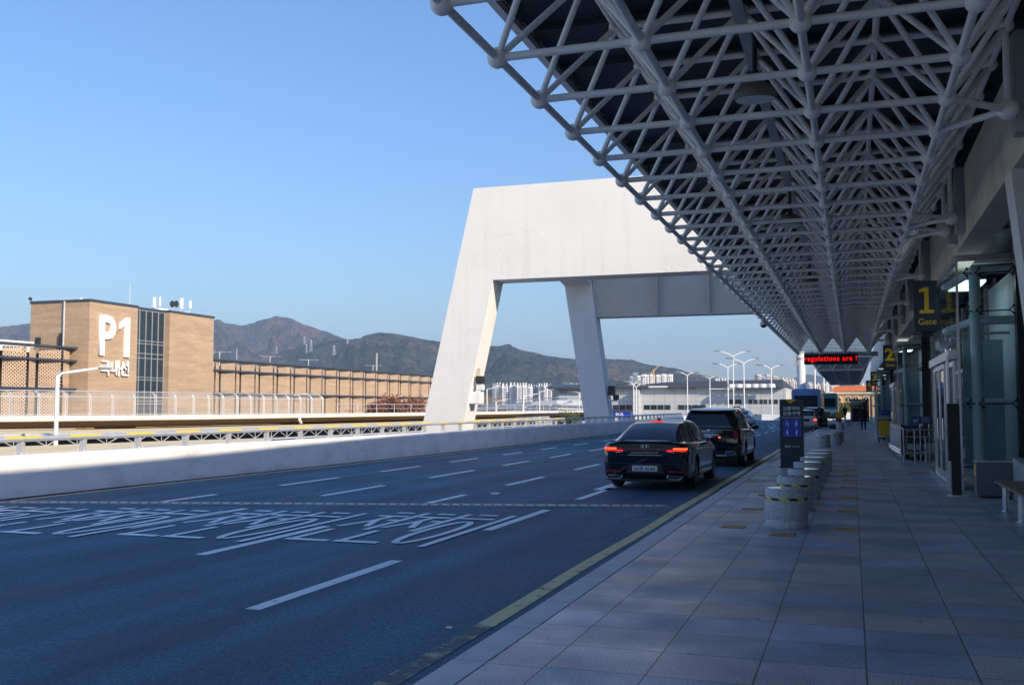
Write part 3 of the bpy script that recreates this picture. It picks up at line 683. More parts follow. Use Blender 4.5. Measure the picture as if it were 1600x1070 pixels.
G1 = 'white slab apartments seen through the arch'; L1 = 'white ribbed apartment slab seen through the white arch below the mountain'
for a, b, y, m in ((769, 775, 603, AB), (775.5, 783, 602, AW), (784, 794, 603, AW), (796, 806, 602, AW), (807, 815, 602.5, AW), (816, 824, 602, AW), (825, 832, 604, AW), (833, 840, 605, AB), (841, 848, 603, AW), (849, 856, 602.5, AW), (857, 862, 604, AW)):
    block(a, b, y, 1150 + (a % 3) * 15, m, L1 if m is AW else 'narrow blue grey apartment end wall among the white slabs seen through the arch', G1 if m is AW else 'blue grey end walls')
for a, b, y in ((881, 889, 603), (890, 898, 602.5), (899, 907, 603)): block(a, b, y, 1250, AW, 'white apartment slab partly hidden behind the grey inclined leg', 'apartments behind the grey leg')
for i, (a, b, y, m) in enumerate(((983.5, 988, 588, AB), (988, 995, 583, AB), (995.5, 1000, 587, AW), (1001, 1013, 585, AW), (1014, 1022, 585, AW), (1024, 1031, 585.5, AW), (1032, 1040, 584.5, AW), (1041, 1050, 585, AW))):
    block(a, b, y, 1180 + i * 4, m, 'tall white tower block in the cluster behind the grey terminal' if m is AW else 'blue grey tower block at the left end of the tall cluster', 'tower blocks behind the grey terminal' if m is AW else 'blue grey tower blocks', steps=False)
for a, b, y in ((1117, 1125, 595), (1126, 1135, 595)): block(a, b, y, 1300, AW, 'small white apartment block between the tall lamp posts', 'small blocks between lamps')
for a, b, y, m in ((1181, 1187.5, 585, AC), (1188, 1195.5, 588.5, AB), (1196, 1201.5, 585.5, AC), (1207, 1213.5, 587.5, AC)):
    block(a, b, y, 1350, m, 'tall cream tower block right of the lamp posts' if m is AC else 'blue grey tower block between two cream towers', 'cream tower blocks' if m is AC else None, steps=False)
for a, b, y in ((1214, 1220, 595), (1221, 1230, 593), (1232, 1240, 594), (1241, 1246, 597)): block(a, b, y, 1600, AC, 'distant cream apartment block below the small blue hill', 'distant cream blocks')
for a, b, y in ((1262, 1268, 600), (1270, 1280, 601), (1283, 1294, 600), (1296, 1309, 602), (1333, 1340, 600), (1345, 1356, 602)): block(a, b, y, 1600, AC, 'pale distant building glimpsed under the far canopy soffit', 'buildings under the far soffit')
for a, b, y in ((793, 812, 589), (820, 824, 586), (835, 843, 586), (860, 876, 588)):
    p = gD(a, y, 2050); q = gD(b, y, 2050); c = (p + q) / 2
    tag(MB().obox((c.x, c.y, c.z - 20), ((q - p).length, 30, 48), YAW).build('hillside_building', AW), 'pale low building on the wooded hillside seen through the arch', 'building', 'hillside buildings')
# yellow crane beside the tall blocks
cr = gD(1021, 577, 1170); mb = MB().tube((cr.x, cr.y, -7), cr, .9, 4); mb.tube(cr - Vector((4, 0, 6)), cr + Vector((6, 0, 4)), .6, 4); tag(mb.build('tower_crane', mat('crane_yellow', (.65, .42, .08), .5)), 'thin yellow tower crane between the tall blocks', 'crane')

# ================================================================== low grey terminal across the back
FT = 235.0
def facade_mat():
    m, N, L, P = new_mat('facade_panels'); g = N.new('ShaderNodeNewGeometry'); s = N.new('ShaderNodeSeparateXYZ'); L.new(g.outputs['Position'], s.inputs[0])
    def M2(op, a, b):
        k = N.new('ShaderNodeMath'); k.operation = op
        for i, q in enumerate((a, b)):
            if isinstance(q, (int, float)): k.inputs[i].default_value = q
            else: L.new(q, k.inputs[i])
        return k.outputs[0]
    h = M2('MULTIPLY', s.outputs[0], 1.05)
    j = M2('MAXIMUM', M2('LESS_THAN', M2('FRACT', M2('DIVIDE', h, 2.6), 0), .05), M2('LESS_THAN', M2('FRACT', M2('DIVIDE', s.outputs[2], 1.35), 0), .07))
    n = N.new('ShaderNodeTexNoise'); n.inputs['Scale'].default_value = .25; L.new(g.outputs['Position'], n.inputs[0])
    k = N.new('ShaderNodeMix'); k.data_type = 'RGBA'; L.new(M2('MULTIPLY', j, .55), k.inputs[0]); k.inputs[6].default_value = (.52, .53, .54, 1); k.inputs[7].default_value = (.22, .23, .24, 1)
    L.new(k.outputs[2], P.inputs['Base Color']); P.inputs['Roughness'].default_value = .4; P.inputs['Metallic'].default_value = .1; return m
ft = thing('grey_terminal', 'long low grey panelled terminal building with dark roof across the road end', 'building', tuple(gY(1080, 655, FT)))
XL = gY(940, 600, FT).x; XR = gY(1228, 600, FT).x
zt = gY(1040, 607, FT).z
FM = facade_mat()
MB().box(XL, XR, FT, FT + 60, -7, zt).build('wall', FM, ft)
MB().box(gY(993, 600, FT).x, gY(1001, 600, FT).x, FT - 2.5, FT - .05, -7, zt - .3).build('wall_bay', FM, ft)
for a, b, y0, y1 in ((957, 988, 632.5, 640), (1005.5, 1048, 632.5, 640), (1059, 1103, 632.5, 640), (1137, 1159, 624, 631), (1169, 1184, 624, 631), (1186, 1199, 624, 631), (1201, 1216, 624, 631)):
    p = gY(a, y0, FT - .06); q = gY(b, y1, FT - .06); w = MB().box(p.x, q.x, FT - .05, FT - .005, q.z, p.z).build('window', M['dark_glass'], ft)
    n = max(2, int((q.x - p.x) / 1.6))
    for i in range(n + 1): xx = p.x + (q.x - p.x) * i / n; MB().box(xx - .05, xx + .05, FT - .09, FT - .051, q.z, p.z).build('mullion', M['galv'], w)
MB().hexa([(XL, FT - 1.5, zt + .02), (gY(1225, 600, FT).x, FT - 1.5, zt + .02), (gY(1225, 600, FT).x, FT + 60, zt + .02), (XL, FT + 60, zt + .02)], [(XL, FT - 1.5, zt + .25), (gY(1215, 600, FT).x, FT - 1.5, zt + .25), (gY(1205, 600, FT).x, FT + 40, zt + 3.0), (XL + 10, FT + 40, zt + 2.6)]).build('roof', mat('dark_roof', (.045, .047, .05), .7, var=.2), ft)
for a in (1143, 1155, 1168, 1180, 1192, 1205):
    p = gY(a, 612, FT - 3); MB().lathe((p.x, FT - 3.2, zt + .05), [(.95, 0), (.95, .65), (.75, .8), (.2, .85)], 12).build('roof_fan', M['white'], ft, smooth=True)
for a, y0, w_ in ((1027, 603, 4), (1118, 606, 9), (1128, 608, 6)): p = gY(a, y0, FT - 1); MB().box(p.x - w_ / 2, p.x + w_ / 2, FT - 1.4, FT + 2, zt, p.z).build('roof_unit', M['white'], ft)
MB().box(gY(1222, 600, FT).x, gY(1238, 600, FT).x, FT + 2, FT + 12, -7, gY(1230, 612, FT).z).build('annex', AC, ft)
# dark-roofed hall left of the grey leg
hl = thing('dark_roof_hall', 'low hall with dark overhanging roof left of the grey inclined leg', 'building', tuple(gD(885, 650, 330)))
p = gD(866, 609, 330); q = gD(915, 609, 330)
MB().hexa([p, q, q + Vector((-8, 24, 0)), p + Vector((-8, 24, 0))], [p + Vector((-3, 0, .9)), q + Vector((0, 0, .9)), q + Vector((-8, 24, 2.5)), p + Vector((-8, 24, 2.5))]).build('roof', M['dark'], hl)
p = gD(873, 611, 333); q = gD(915, 611, 333); MB().hexa([(p.x, p.y, -7), (q.x, q.y, -7), (q.x - 5, q.y + 16, -7), (p.x - 5, p.y + 16, -7)], [p, q, q + Vector((-5, 16, 0)), p + Vector((-5, 16, 0))]).build('wall', AB, hl)
# elevated viaduct seen through the arch
vd = thing('road_viaduct', 'pale concrete viaduct curving past under the arch', 'viaduct', tuple(gD(850, 640, 260)))
pts = [(700, 637, 300), (745, 636, 290), (790, 632, 280), (830, 627, 270), (870, 625, 265), (925, 626, 262)]
mb = MB(); mb.grid([[gD(x, y, D), gD(x, y + 6.5, D)] for x, y, D in pts]); mb.grid([[gD(x, y, D), gD(x, y, D) + Vector((-4, 12, 0))] for x, y, D in pts]); mb.build('parapet', M['bar_conc'], vd)
mb = MB(); mb.grid([[gD(x, y + 8.5, D) + Vector((0, 1, 0)), gD(x, y + 8.5, D) + Vector((0, 1, -4))] for x, y, D in pts[2:]]); mb.build('girder', M['plaster'], vd)
for x, y, D in pts: g_ = gD(x, y + 8, D + 4); MB().box(g_.x - 1, g_.x + 1, g_.y - .5, g_.y + .5, -7, g_.z).build('pier', M['concrete'], vd)
rl = MB()
for (x, y, D), (x2, y2, D2) in zip(pts, pts[1:]):
    rl.tube(gD(x, y - 4, D), gD(x2, y2 - 4, D2), .12, 5)
    for k in range(5): a = gD(x + (x2 - x) * k / 5, y + (y2 - y) * k / 5, D + (D2 - D) * k / 5); rl.tube(a, a + Vector((0, 0, .7)), .08, 4)
rl.build('railing', M['galv'], vd)
# blue direction sign past the grey leg
bs = thing('blue_sign', 'blue roadside sign board with white letters right of the grey leg', 'sign', tuple(gY(970, 660, 120)))
p = gY(958.5, 643, 120); q = gY(985, 652.5, 120)
MB().box(p.x, q.x, 120, 120.12, q.z, p.z).build('board', mat('sign_blue', (0.01, 0.045, 0.42), .4, var=.03), bs)
put_text('lettering', text_mesh('항공', 1.0, .55, bold=.03), M['white_letter'], bs, ((p.x + .75), 119.985, q.z + .33), FACE_BACK)
MB().tube((p.x + .2, 120.06, -.2), (p.x + .2, 120.06, q.z), .05, 6).build('post', M['galv'], bs); MB().tube((q.x - .2, 120.06, -.2), (q.x - .2, 120.06, q.z), .05, 6).build('post', M['galv'], bs)

# ================================================================== double arm lamp posts
def double_lamp(px, yt, D, span_px, label):
    top = gD(px, yt, D); r = .12 if D < 200 else .14; base = -7
    t = thing('double_arm_lamp', label, 'lamp post', (top.x, top.y, base), 'double arm lamps by the far road')
    MB().tube((top.x, top.y, base), top, r, 8, r * .65).build('pole', M['white'], t, smooth=True)
    for s in (-1, 1):
        e = top + Vector((cos(YAW), sin(YAW), 0)) * (s * span_px * D / F_PX) + Vector((0, 0, .45 * span_px / 12))
        MB().path([top - Vector((0, 0, .1)), top.lerp(e, .35) + Vector((0, 0, .12)), e], r * .6, 6).build('arm', M['white'], t, smooth=True)
        MB().sphere(e, 1, 8, 5, .75, .25, .13).build('lamp_head', M['grey_panel'], t, smooth=True)
double_lamp(989.8, 600, 165, 10, 'shorter double arm lamp immediately right of the grey leg, front one of two')
double_lamp(994.2, 604, 190, 9, 'shorter double arm lamp right of the grey leg, rear one of two')
double_lamp(1073.8, 586, 185, 14, 'white double arm lamp standing above the black SUV left of the tall group')
double_lamp(1109, 591, 215, 10, 'small white double arm lamp between the SUV and the tall lamps')
double_lamp(1137, 574, 165, 18, 'white double arm lamp, lowest and leftmost of the tall group of three')
double_lamp(1145.3, 556, 180, 24, 'tallest white lamp mast with wide arms in the group of three')
double_lamp(1162, 567, 160, 21, 'white double arm lamp, rightmost of the tall group of three')
double_lamp(1205, 576, 160, 17, 'white double arm lamp left of the totem sign before cream towers')
double_lamp(926 - 21, 614, 260, 8, 'thin double arm lamp seen beside the dark roofed hall')
for px, yt, D in ((775, 627, 210), (818, 619, 180), (761, 608, 240), (843, 612, 220)):
    top = gD(px, yt, D); t = thing('thin_lamp_post', 'thin white lamp post seen through the white arch', 'lamp post', (top.x, top.y, -7), 'thin lamp posts through the arch')
    MB().tube((top.x, top.y, -7), top, .13, 6).build('pole', M['white'], t)
    e = top + Vector((2.8, .6, .5)); MB().tube(top, e, .08, 6).build('arm', M['white'], t); MB().sphere(e, 1, 8, 5, .5, .2, .1).build('lamp_head', M['grey_panel'], t)
for px, yt, D in ((1273, 578, 190), (1287, 588, 200), (1293, 596, 210)):
    top = gD(px, yt, D); t = MB().tube((top.x, top.y, -.15), top, .14, 6); t.tube(top, top + Vector((1.5, 0, .3)), .08, 6); tag(t.build('lamp_mast', M['white']), 'plain white lamp mast behind the buses', 'lamp post', 'masts behind the buses')

# ================================================================== shrubs and trees
def leaf_mat(name, a, b, sc=3):
    m, N, L, P = new_mat(name); g = N.new('ShaderNodeNewGeometry'); n = N.new('ShaderNodeTexNoise'); n.inputs['Scale'].default_value = sc; L.new(g.outputs['Position'], n.inputs[0])
    k = N.new('ShaderNodeMix'); k.data_type = 'RGBA'; L.new(n.outputs[0], k.inputs[0]); k.inputs[6].default_value = (*a, 1); k.inputs[7].default_value = (*b, 1); L.new(k.outputs[2], P.inputs['Base Color']); P.inputs['Roughness'].default_value = .8; return m
LG = leaf_mat('green_leaves', (.03, .06, .015), (.10, .12, .03)); LR = leaf_mat('red_leaves', (.14, .04, .02), (.22, .10, .06)); LO = leaf_mat('orange_leaves', (.20, .09, .03), (.30, .17, .07)); BK = mat('bark', (.10, .075, .055), .9, var=.2)
def bush(name, label, cat, base, w, h, m, n, leaf, group=None, trunk=.35, rnd=None):
    rnd = rnd or random.Random(int(base[0] * 31 + base[1] * 17)); t = thing(name, label, cat, tuple(base), group); B = Vector(base)
    tk = MB(); tips = []
    tk.tube(B, B + Vector((0, 0, h * trunk)), w * .035 + .02, 6, w * .02 + .012)
    for i in range(14):
        a = rnd.uniform(0, 2 * pi); p = B + Vector((0, 0, h * trunk * rnd.uniform(.3, 1))); q = B + Vector((cos(a) * w * .42 * rnd.uniform(.4, 1), sin(a) * w * .42 * rnd.uniform(.4, 1), h * rnd.uniform(trunk + .1, .95)))
        tk.tube(p, q, w * .014 + .01, 5, .008); tips += [q, p.lerp(q, .7)]
    tk.build('trunk', BK, t)
    lf = MB()
    for i in range(n):
        c = rnd.choice(tips) + Vector((rnd.gauss(0, w * .11), rnd.gauss(0, w * .11), rnd.gauss(0, h * .10)))
        if c.z < B.z + .1 * h: continue
        u = Vector((rnd.gauss(0, 1), rnd.gauss(0, 1), rnd.gauss(0, 1))).normalized(); v = u.orthogonal().normalized(); s = leaf * rnd.uniform(.6, 1.3)
        lf.quad(c - u * s, c - v * s * .5, c + u * s, c + v * s * .5)
    lf.build('crown', m, t, fix=False); return t
for i, (px, w_) in enumerate(((583, 9), (598, 12), (613, 13), (628, 12), (641, 11), (653, 10))):
    b = gD(px, 655, 150); bush('red_shrub', 'leafless reddish brown shrub along the ramp beside the big white leg', 'shrub', (b.x, b.y, -1), w_ * .1 * 2.6, 3.0 + (i % 3) * .5, LR, 800, .24, 'reddish shrubs by the white leg', trunk=.45)
b = gD(892, 660, 110); bush('round_bush', 'rounded green bush left of the grey leg behind the guard rail', 'bush', (b.x, b.y, -1.6), 2.6, 2.6, LG, 900, .13)
b = gD(876, 662, 112); bush('small_bush', 'small dark green bush left of the rounded one behind the rail', 'bush', (b.x, b.y, -1.6), 1.6, 1.7, LG, 400, .12)
rr = random.Random(3)
for i in range(16):
    px = 745 + i * 7.4 + rr.uniform(-2, 2); b = gD(px, 640, 420); bush('autumn_tree', 'orange brown autumn tree before the apartment slabs under the arch', 'tree', (b.x, b.y, -7), 6, rr.uniform(8, 12.5), LO, 260, .5, 'autumn trees under the arch', rnd=rr)
for px, hh in ((1289, 2), (1311, 2.3), (1316, 2.6), (1297, 1.8)):
    b = gY(px, 650, 165); bush('low_bush', 'small green yellow bush before the orange roofed building', 'bush', (b.x, b.y, -.4), 3.2, hh, LG, 300, .22, 'bushes before the orange building')

# ================================================================== orange roofed building at the road end
ob = thing('orange_roof_building', 'peach building with orange tiled roof and arched windows at the road end', 'building', tuple(gY(1330, 655, 185)))
OY = 185.0; p = gY(1302, 609, OY); q = gY(1370, 650, OY)
PEACH = mat('peach_wall', (.60, .36, .20), .8, var=.08, scale=.5)
MB().box(p.x, q.x + 6, OY, OY + 18, -.3, gY(1320, 615, OY).z).build('wall', PEACH, ob)
zz = gY(1320, 615, OY).z
MB().box(p.x - .5, q.x + 6, OY - .5, OY + 18, zz, zz + .45).build('cornice', mat('cream_cornice', (.72, .62, .50), .7), ob)
MB().hexa([(p.x - .6, OY - .8, zz + .46), (q.x + 6, OY - .8, zz + .46), (q.x + 6, OY + 18, zz + .46), (p.x - .6, OY + 18, zz + .46)], [(p.x + .5, OY + .6, zz + 1.3), (q.x + 6, OY + .6, zz + 1.3), (q.x + 6, OY + 6, zz + 1.5), (p.x + .5, OY + 6, zz + 1.5)]).build('roof', mat('orange_tiles', (.62, .16, .05), .7, var=.12, scale=1.5), ob)
for a in (1309.5, 1325, 1337, 1353):
    c = gY(a, 620, OY - .02); w = MB(); R = .43 * 8.0 * OY / F_PX; poly = [(c.x + R * cos(t * pi / 8), OY - .08, c.z - .2 + R * sin(t * pi / 8)) for t in range(9)] + [(c.x - R, OY - .08, c.z - .75), (c.x + R, OY - .08, c.z - .75)]
    wo = w.prism(poly, 'y', (0, .06, 0)).build('arched_window', M['dark_glass'], ob)
    f = MB(); 
    for t in range(8): f.tube(Vector(poly[t]) + Vector((0, -.03, 0)), Vector(poly[t + 1]) + Vector((0, -.03, 0)), .09, 5)
    f.tube((c.x, OY - .1, c.z - .75), (c.x, OY - .1, c.z - .2 + R), .05, 5); f.build('frame', mat('window_surround', (.70, .58, .45), .7), wo)
    MB().box(c.x - R * .8, c.x + R * .8, OY - .30, OY - .02, -.2, c.z - 1.0).build('recessed_panel', mat('orange_wall', (.55, .24, .10), .8, var=.08), ob)
for a in (1307, 1312, 1324): c = gY(a, 634, OY - .35); MB().box(c.x - .45, c.x + .45, OY - .36, OY - .31, c.z - .6, c.z + .6).build('window', M['dark_glass'], ob)
wl2 = MB().box(gY(1294, 650, 150).x, gY(1330, 650, 150).x, 150, 150.3, -.2, gY(1300, 644, 150).z); tag(wl2.build('low_white_wall', M['plaster']), 'low white wall in front of the orange roofed building', 'wall')
pw = MB().box(gY(1190, 650, 135).x, gY(1300, 650, 135).x, 135, 135.4, -.2, gY(1200, 647, 135).z); tag(pw.build('far_barrier', M['bar_conc']), 'pale low barrier wall closing the far end of the road', 'barrier')
pb = MB().box(gY(1284, 640, 175).x, gY(1303, 640, 175).x, 176, 190, -.3, gY(1295, 612, 175).z); tag(pb.build('pale_annex', M['plaster']), 'pale blank building beside the orange roofed one', 'building')
# ================================================================== brick car park with the tower
def brick_mat(name, a, b, mortar, sc=1.0):
    m, N, L, P = new_mat(name); g = N.new('ShaderNodeNewGeometry'); s = N.new('ShaderNodeSeparateXYZ'); L.new(g.outputs['Position'], s.inputs[0])
    ad = N.new('ShaderNodeMath'); ad.operation = 'ADD'; L.new(s.outputs[0], ad.inputs[0]); L.new(s.outputs[1], ad.inputs[1])
    cb = N.new('ShaderNodeCombineXYZ'); L.new(ad.outputs[0], cb.inputs[0]); L.new(s.outputs[2], cb.inputs[1])
    br = N.new('ShaderNodeTexBrick'); br.inputs['Scale'].default_value = sc; br.inputs['Brick Width'].default_value = .42; br.inputs['Row Height'].default_value = .13; br.inputs['Mortar Size'].default_value = .010
    br.inputs['Color1'].default_value = (*a, 1); br.inputs['Color2'].default_value = (*b, 1); br.inputs['Mortar'].default_value = (*mortar, 1); L.new(cb.outputs[0], br.inputs['Vector'])
    mp = N.new('ShaderNodeMapping'); mp.inputs['Scale'].default_value = (.25, .25, 2.2); L.new(g.outputs['Position'], mp.inputs[0])
    n = N.new('ShaderNodeTexNoise'); n.inputs['Scale'].default_value = 1; n.inputs['Detail'].default_value = 6; L.new(mp.outputs[0], n.inputs['Vector'])
    r = N.new('ShaderNodeMapRange'); r.inputs[1].default_value = .3; r.inputs[2].default_value = .7; r.inputs[3].default_value = .86; r.inputs[4].default_value = 1.14; L.new(n.outputs[0], r.inputs[0])
    k = N.new('ShaderNodeMix'); k.data_type = 'RGBA'; k.blend_type = 'MULTIPLY'; k.inputs[0].default_value = 1; L.new(br.outputs[0], k.inputs[6]); L.new(r.outputs[0], k.inputs[7])
    L.new(k.outputs[2], P.inputs['Base Color']); P.inputs['Roughness'].default_value = .85; return m
M['brick'] = brick_mat('tan_brick', (.46, .315, .20), (.40, .265, .165), (.44, .36, .27))
M['brick2'] = brick_mat('tan_lattice_brick', (.60, .425, .29), (.52, .365, .245), (.52, .40, .30))
TX, TZ = -78.0, 13.0
tw = thing('brick_tower', 'tan brick stair tower with big white P1 and a glazed stairwell strip', 'building', (TX - 5, 98, -7))
w = MB(); w.box(-86.1, TX, 86.9, 94.6, -7, TZ); w.box(-86.1, TX, 100.3, 109.1, -7, TZ - .004); w.box(-86.1, TX - 1.6, 94.6, 100.3, -7, TZ - .008); w.build('wall', M['brick'], tw)
c = MB(); c.box(-86.2, TX + .08, 86.82, 94.62, TZ, TZ + .28); c.box(-86.2, TX + .08, 100.28, 109.18, TZ, TZ + .276); c.box(-86.2, TX - .62, 94.62, 100.28, TZ - .02, TZ + .25); c.build('parapet_cap', M['navy_panel'], tw)
M['tower_glass'] = mat('tower_glass', (.020, .034, .048), .05, var=.3, scale=.35, spec=.55, rvar=.02)
gx = TX - .75
gp = MB(); gp.box(gx - .05, gx, 94.605, 100.295, 0.0, TZ - .03); gl = gp.build('stairwell_glass', M['tower_glass'], tw)
f = MB()
for i in range(6): yy = 94.68 + i * 1.105; f.box(gx + .002, gx + .09, yy - .035, yy + .035, 0, TZ - .03)
for zz in (TZ - .1, 9.35, 9.0, 7.85, 7.3, 5.05, 4.75, 2.3, 1.95): f.box(gx + .003, gx + .07, 94.62, 100.28, zz - .035, zz + .035)
f.build('mullion', M['grey_panel'], tw)
for zz in (7.95, 4.95, 2.1): MB().box(gx - 1.2, gx - .2, 94.7, 100.2, zz - .15, zz + .1).build('landing', M['grey_panel'], tw)
P1W = gX(202, 450, TX).y - gX(155.5, 450, TX).y
cy = (gX(202, 450, TX).y + gX(155.5, 450, TX).y) / 2; zc = gX(178, 525.5, TX).z
me = text_mesh('P', P1W * .52, 4.5, depth=.12, bold=.022)
put_text('lettering', me, M['white_letter'], tw, (TX + .16, cy - P1W * .24, zc), FACE_ROAD)
y1 = cy + P1W * .5; MB().prism([(TX + .04, y1 - .78, zc - 2.25), (TX + .04, y1, zc - 2.25), (TX + .04, y1, zc + 2.25), (TX + .04, y1 - .55, zc + 2.25), (TX + .04, y1 - 1.62, zc + 1.55), (TX + .04, y1 - 1.62, zc + .86), (TX + .04, y1 - .78, zc + 1.36)], 'x', (.24, 0, 0)).build('lettering', M['white_letter'], tw)
me = text_mesh('국내선', gX(200.5, 570, TX).y - gX(156.5, 570, TX).y, 1.75, depth=.10, bold=.016)
put_text('lettering', me, M['white_letter'], tw, (TX + .2, cy + .1, gX(178, 575, TX).z), FACE_ROAD)
p1 = gY(101, 540, 86.9); pp = MB(); pp.tube((p1.x, 86.7, 4), (p1.x, 86.7, TZ + .1), .11, 8); pp.build('downpipe', M['galv'], tw, smooth=True)
p1 = gY(96.5, 540, 86.9); MB().box(p1.x - .12, p1.x + .12, 86.55, 86.88, 5, 9.6).build('cable_duct', M['dark'], tw)
p1 = gY(60, 532, 86.9); MB().box(p1.x - .4, p1.x + .35, 86.84, 86.895, p1.z - .35, p1.z + .35).build('window', M['dark_glass'], tw)
# rooftop gear
def roof_antenna(px, yt, label, w_=.5, h_=1.3, D=None, group=None):
    b = gX(px, yt, TX - 3); t = thing('rooftop_antenna', label, 'antenna', (b.x, b.y, TZ), group)
    MB().tube((b.x, b.y, TZ - .1), (b.x, b.y, b.z), .05, 6).build('mast', M['galv'], t)
    for a in range(3): MB().tube((b.x + .5 * cos(a * 2.1), b.y + .5 * sin(a * 2.1), TZ - .05), (b.x, b.y, TZ + .8), .03, 5).build('leg', M['galv'], t)
    if h_: MB().box(b.x + .06, b.x + .22, b.y - w_ / 2, b.y + w_ / 2, b.z - h_, b.z).build('panel', M['white'], t, bevel=.03)
roof_antenna(240, 464.5, 'white panel antenna at the left end of the tower roof gear')
roof_antenna(248.5, 464, 'narrow white panel antenna second from left on the tower roof', .28, 1.2)
roof_antenna(282.5, 466, 'largest white panel antenna above the glazed stairwell edge', .55, 1.4)
roof_antenna(296, 470, 'small white panel antenna furthest right on the tower roof', .4, 1.0)
roof_antenna(270, 469.5, 'dark round dish antenna pair left of the largest white panel', 0, 0)
for dx in (268.5, 275): b = gX(dx, 475, TX - 3); tag(MB().lathe((b.x, b.y, b.z), [(.1, -.15), (.42, 0), (.45, .08)], 12, Matrix.Rotation(pi / 2, 3, 'Y')).build('dish_antenna', M['dark'], smooth=True), 'dark round dish on the tower roof beside the white panels', 'antenna', 'dark dishes on the tower')
b = gX(203.5, 443, TX - 4); tag(MB().tube((b.x, b.y, TZ), b, .05, 6, .02).build('lightning_rod', M['galv']), 'tall thin lightning rod on the brick tower roof', 'rod')
for i, (px, l) in enumerate(((250, 'small white cabinet on tower roof below the narrow antenna'), (258, 'small white cabinet on tower roof between antenna groups'), (290, 'low white box on tower roof right of the largest panel'))): b = gX(px, 480, TX - 2.6); tag(MB().box(b.x - .3, b.x + .3, b.y - .4, b.y + .4, TZ - .01, TZ + .7).build('roof_cabinet', M['white'], bevel=.03), l, 'cabinet')
b = gX(117, 467, TX - 4); mb = MB(); mb.box(b.x - .7, b.x + .7, b.y - 1.4, b.y + 1.0, TZ, TZ + .45); mb.tube((b.x, b.y - 1.2, TZ), (b.x + .3, b.y + .8, TZ + .7), .12, 6); tag(mb.build('roof_vent', M['white']), 'white vent unit at the left corner of the tower roof', 'vent')
b = gY(49, 469, 87.2); mb = MB().tube((b.x, b.y, TZ + .1), (b.x, b.y, TZ + .5), .04, 6); mb.sphere((b.x, b.y - .15, TZ + .6), .2, 8, 5); tag(mb.build('roof_floodlight', M['dark'], smooth=True), 'small dark floodlight on the left rear corner of the tower', 'floodlight')

def lattice(width, z0, z1):      # pierced brick screen, local: along +Y, facing +X
    mb = MB(); row = 0; z = z0; L_, gap, h = .29, .13, .17
    while z < z1 - h:
        y = -.21 if row % 2 else 0.0
        while y < width - .02:
            a, b = max(0, y), min(width, y + L_)
            if b - a > .05: mb.box(-.03, .03, a, b, z, z + h)
            y += L_ + gap
        z += .174; row += 1
    return mb
WIDE = lattice(2.72, .2, 7.75); NARROW = lattice(1.22, .2, 7.75)
def wing(label, ya, yb, ztop):
    t = thing('lattice_car_park', label, 'building', (-83, ya, -7)); X = -79.7
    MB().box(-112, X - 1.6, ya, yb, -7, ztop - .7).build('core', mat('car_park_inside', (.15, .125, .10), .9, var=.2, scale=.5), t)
    for i, zz in enumerate((ztop, ztop - 1.4, ztop - 4.45)):
        MB().box(X - 1.3, X + .26 - .06 * (i > 0), ya - (.0 if i else 0), yb, zz - .11, zz + .11).build('floor_beam', M['navy_panel'], t)
    MB().box(X - 1.3, X + .2, ya, yb, -7, .18).build('plinth', M['concrete'], t)
    y = ya; i = 0; wm_ = nm_ = None
    while y + 4.7 < yb:
        if wm_ is None:
            o = WIDE.build('lattice_screen', M['brick2'], t, local=True, fix=False); wm_ = o.data
            q = NARROW.build('lattice_screen', M['brick2'], t, local=True, fix=False); nm_ = q.data
        else:
            o = link('lattice_screen', wm_, None, t); q = link('lattice_screen', nm_, None, t)
        L0 = wloc(t); o.location = Vector((X - .45, y + .05, 0)) - L0; o.rotation_euler = (0, 0, -.14)
        q.location = Vector((X - .08, y + 3.12, 0)) - L0; q.rotation_euler = (0, 0, .28)
        if i % 2 == 0: MB().box(X - .9, X - .55, y + 3.0, y + 3.2, 0, ztop - .2).build('column', M['galv'] if i % 4 == 0 else M['dark'], t)
        y += 4.7; i += 1
    return t
wing('brick lattice car park wing left of the tower', 86.88 - 4.7 * 8 - .05, 86.88, 7.95)
w2 = wing('long brick lattice car park wing right of the tower', 109.12, 109.12 + 4.7 * 19 + .1, 7.85)
for px, D in ((343, 138), (422, 155), (482, 170), (583, 195)):
    b = gX(px, 556, -84); t = thing('roof_lamp', 'small double headed lamp on the roof of the right car park wing', 'lamp post', (b.x, b.y, 7.3), 'roof lamps on the car park')
    MB().tube((b.x, b.y, 7.1), (b.x, b.y, 9.3), .06, 6).build('pole', M['galv'], t)
    MB().tube((b.x - .9, b.y - .5, 9.25), (b.x + .9, b.y + .5, 9.25), .04, 6).build('arm', M['galv'], t)
    for s in (-1, 1): MB().sphere((b.x + s * 1.1, b.y + s * .6, 9.25), 1, 8, 5, .45, .3, .1).build('lamp_head', M['grey_panel'], t)
b = gX(588.5, 570, -80.6); tag(MB().box(b.x - .1, b.x + .1, b.y - .1, b.y + .1, -2, 11.2).build('concrete_pole', M['concrete']), 'tall square concrete pole against the lattice car park', 'pole')
b = gX(370, 560, -86); tag(MB().tube((b.x, b.y, 7), (b.x, b.y, 10.2), .04, 6).build('roof_mast', M['galv']), 'thin bare mast on the right wing roof', 'mast')
for i, (a, c_, l) in enumerate(((374, 394, 'low white awning on the car park roof near the tower'), (466, 484, 'low white awning on the car park roof mid way'), (592, 612, 'low white awning on the car park roof beside the concrete pole'))):
    p = gX(a, 566, -83); q = gX(c_, 566, -83); tag(MB().box(-85, -82, p.y, q.y, 8.0, 8.12).tube((-83.5, p.y + .3, 7), (-83.5, p.y + .3, 8), .06, 5).tube((-83.5, q.y - .3, 7), (-83.5, q.y - .3, 8), .06, 5).build('roof_awning', M['white']), l, 'awning')
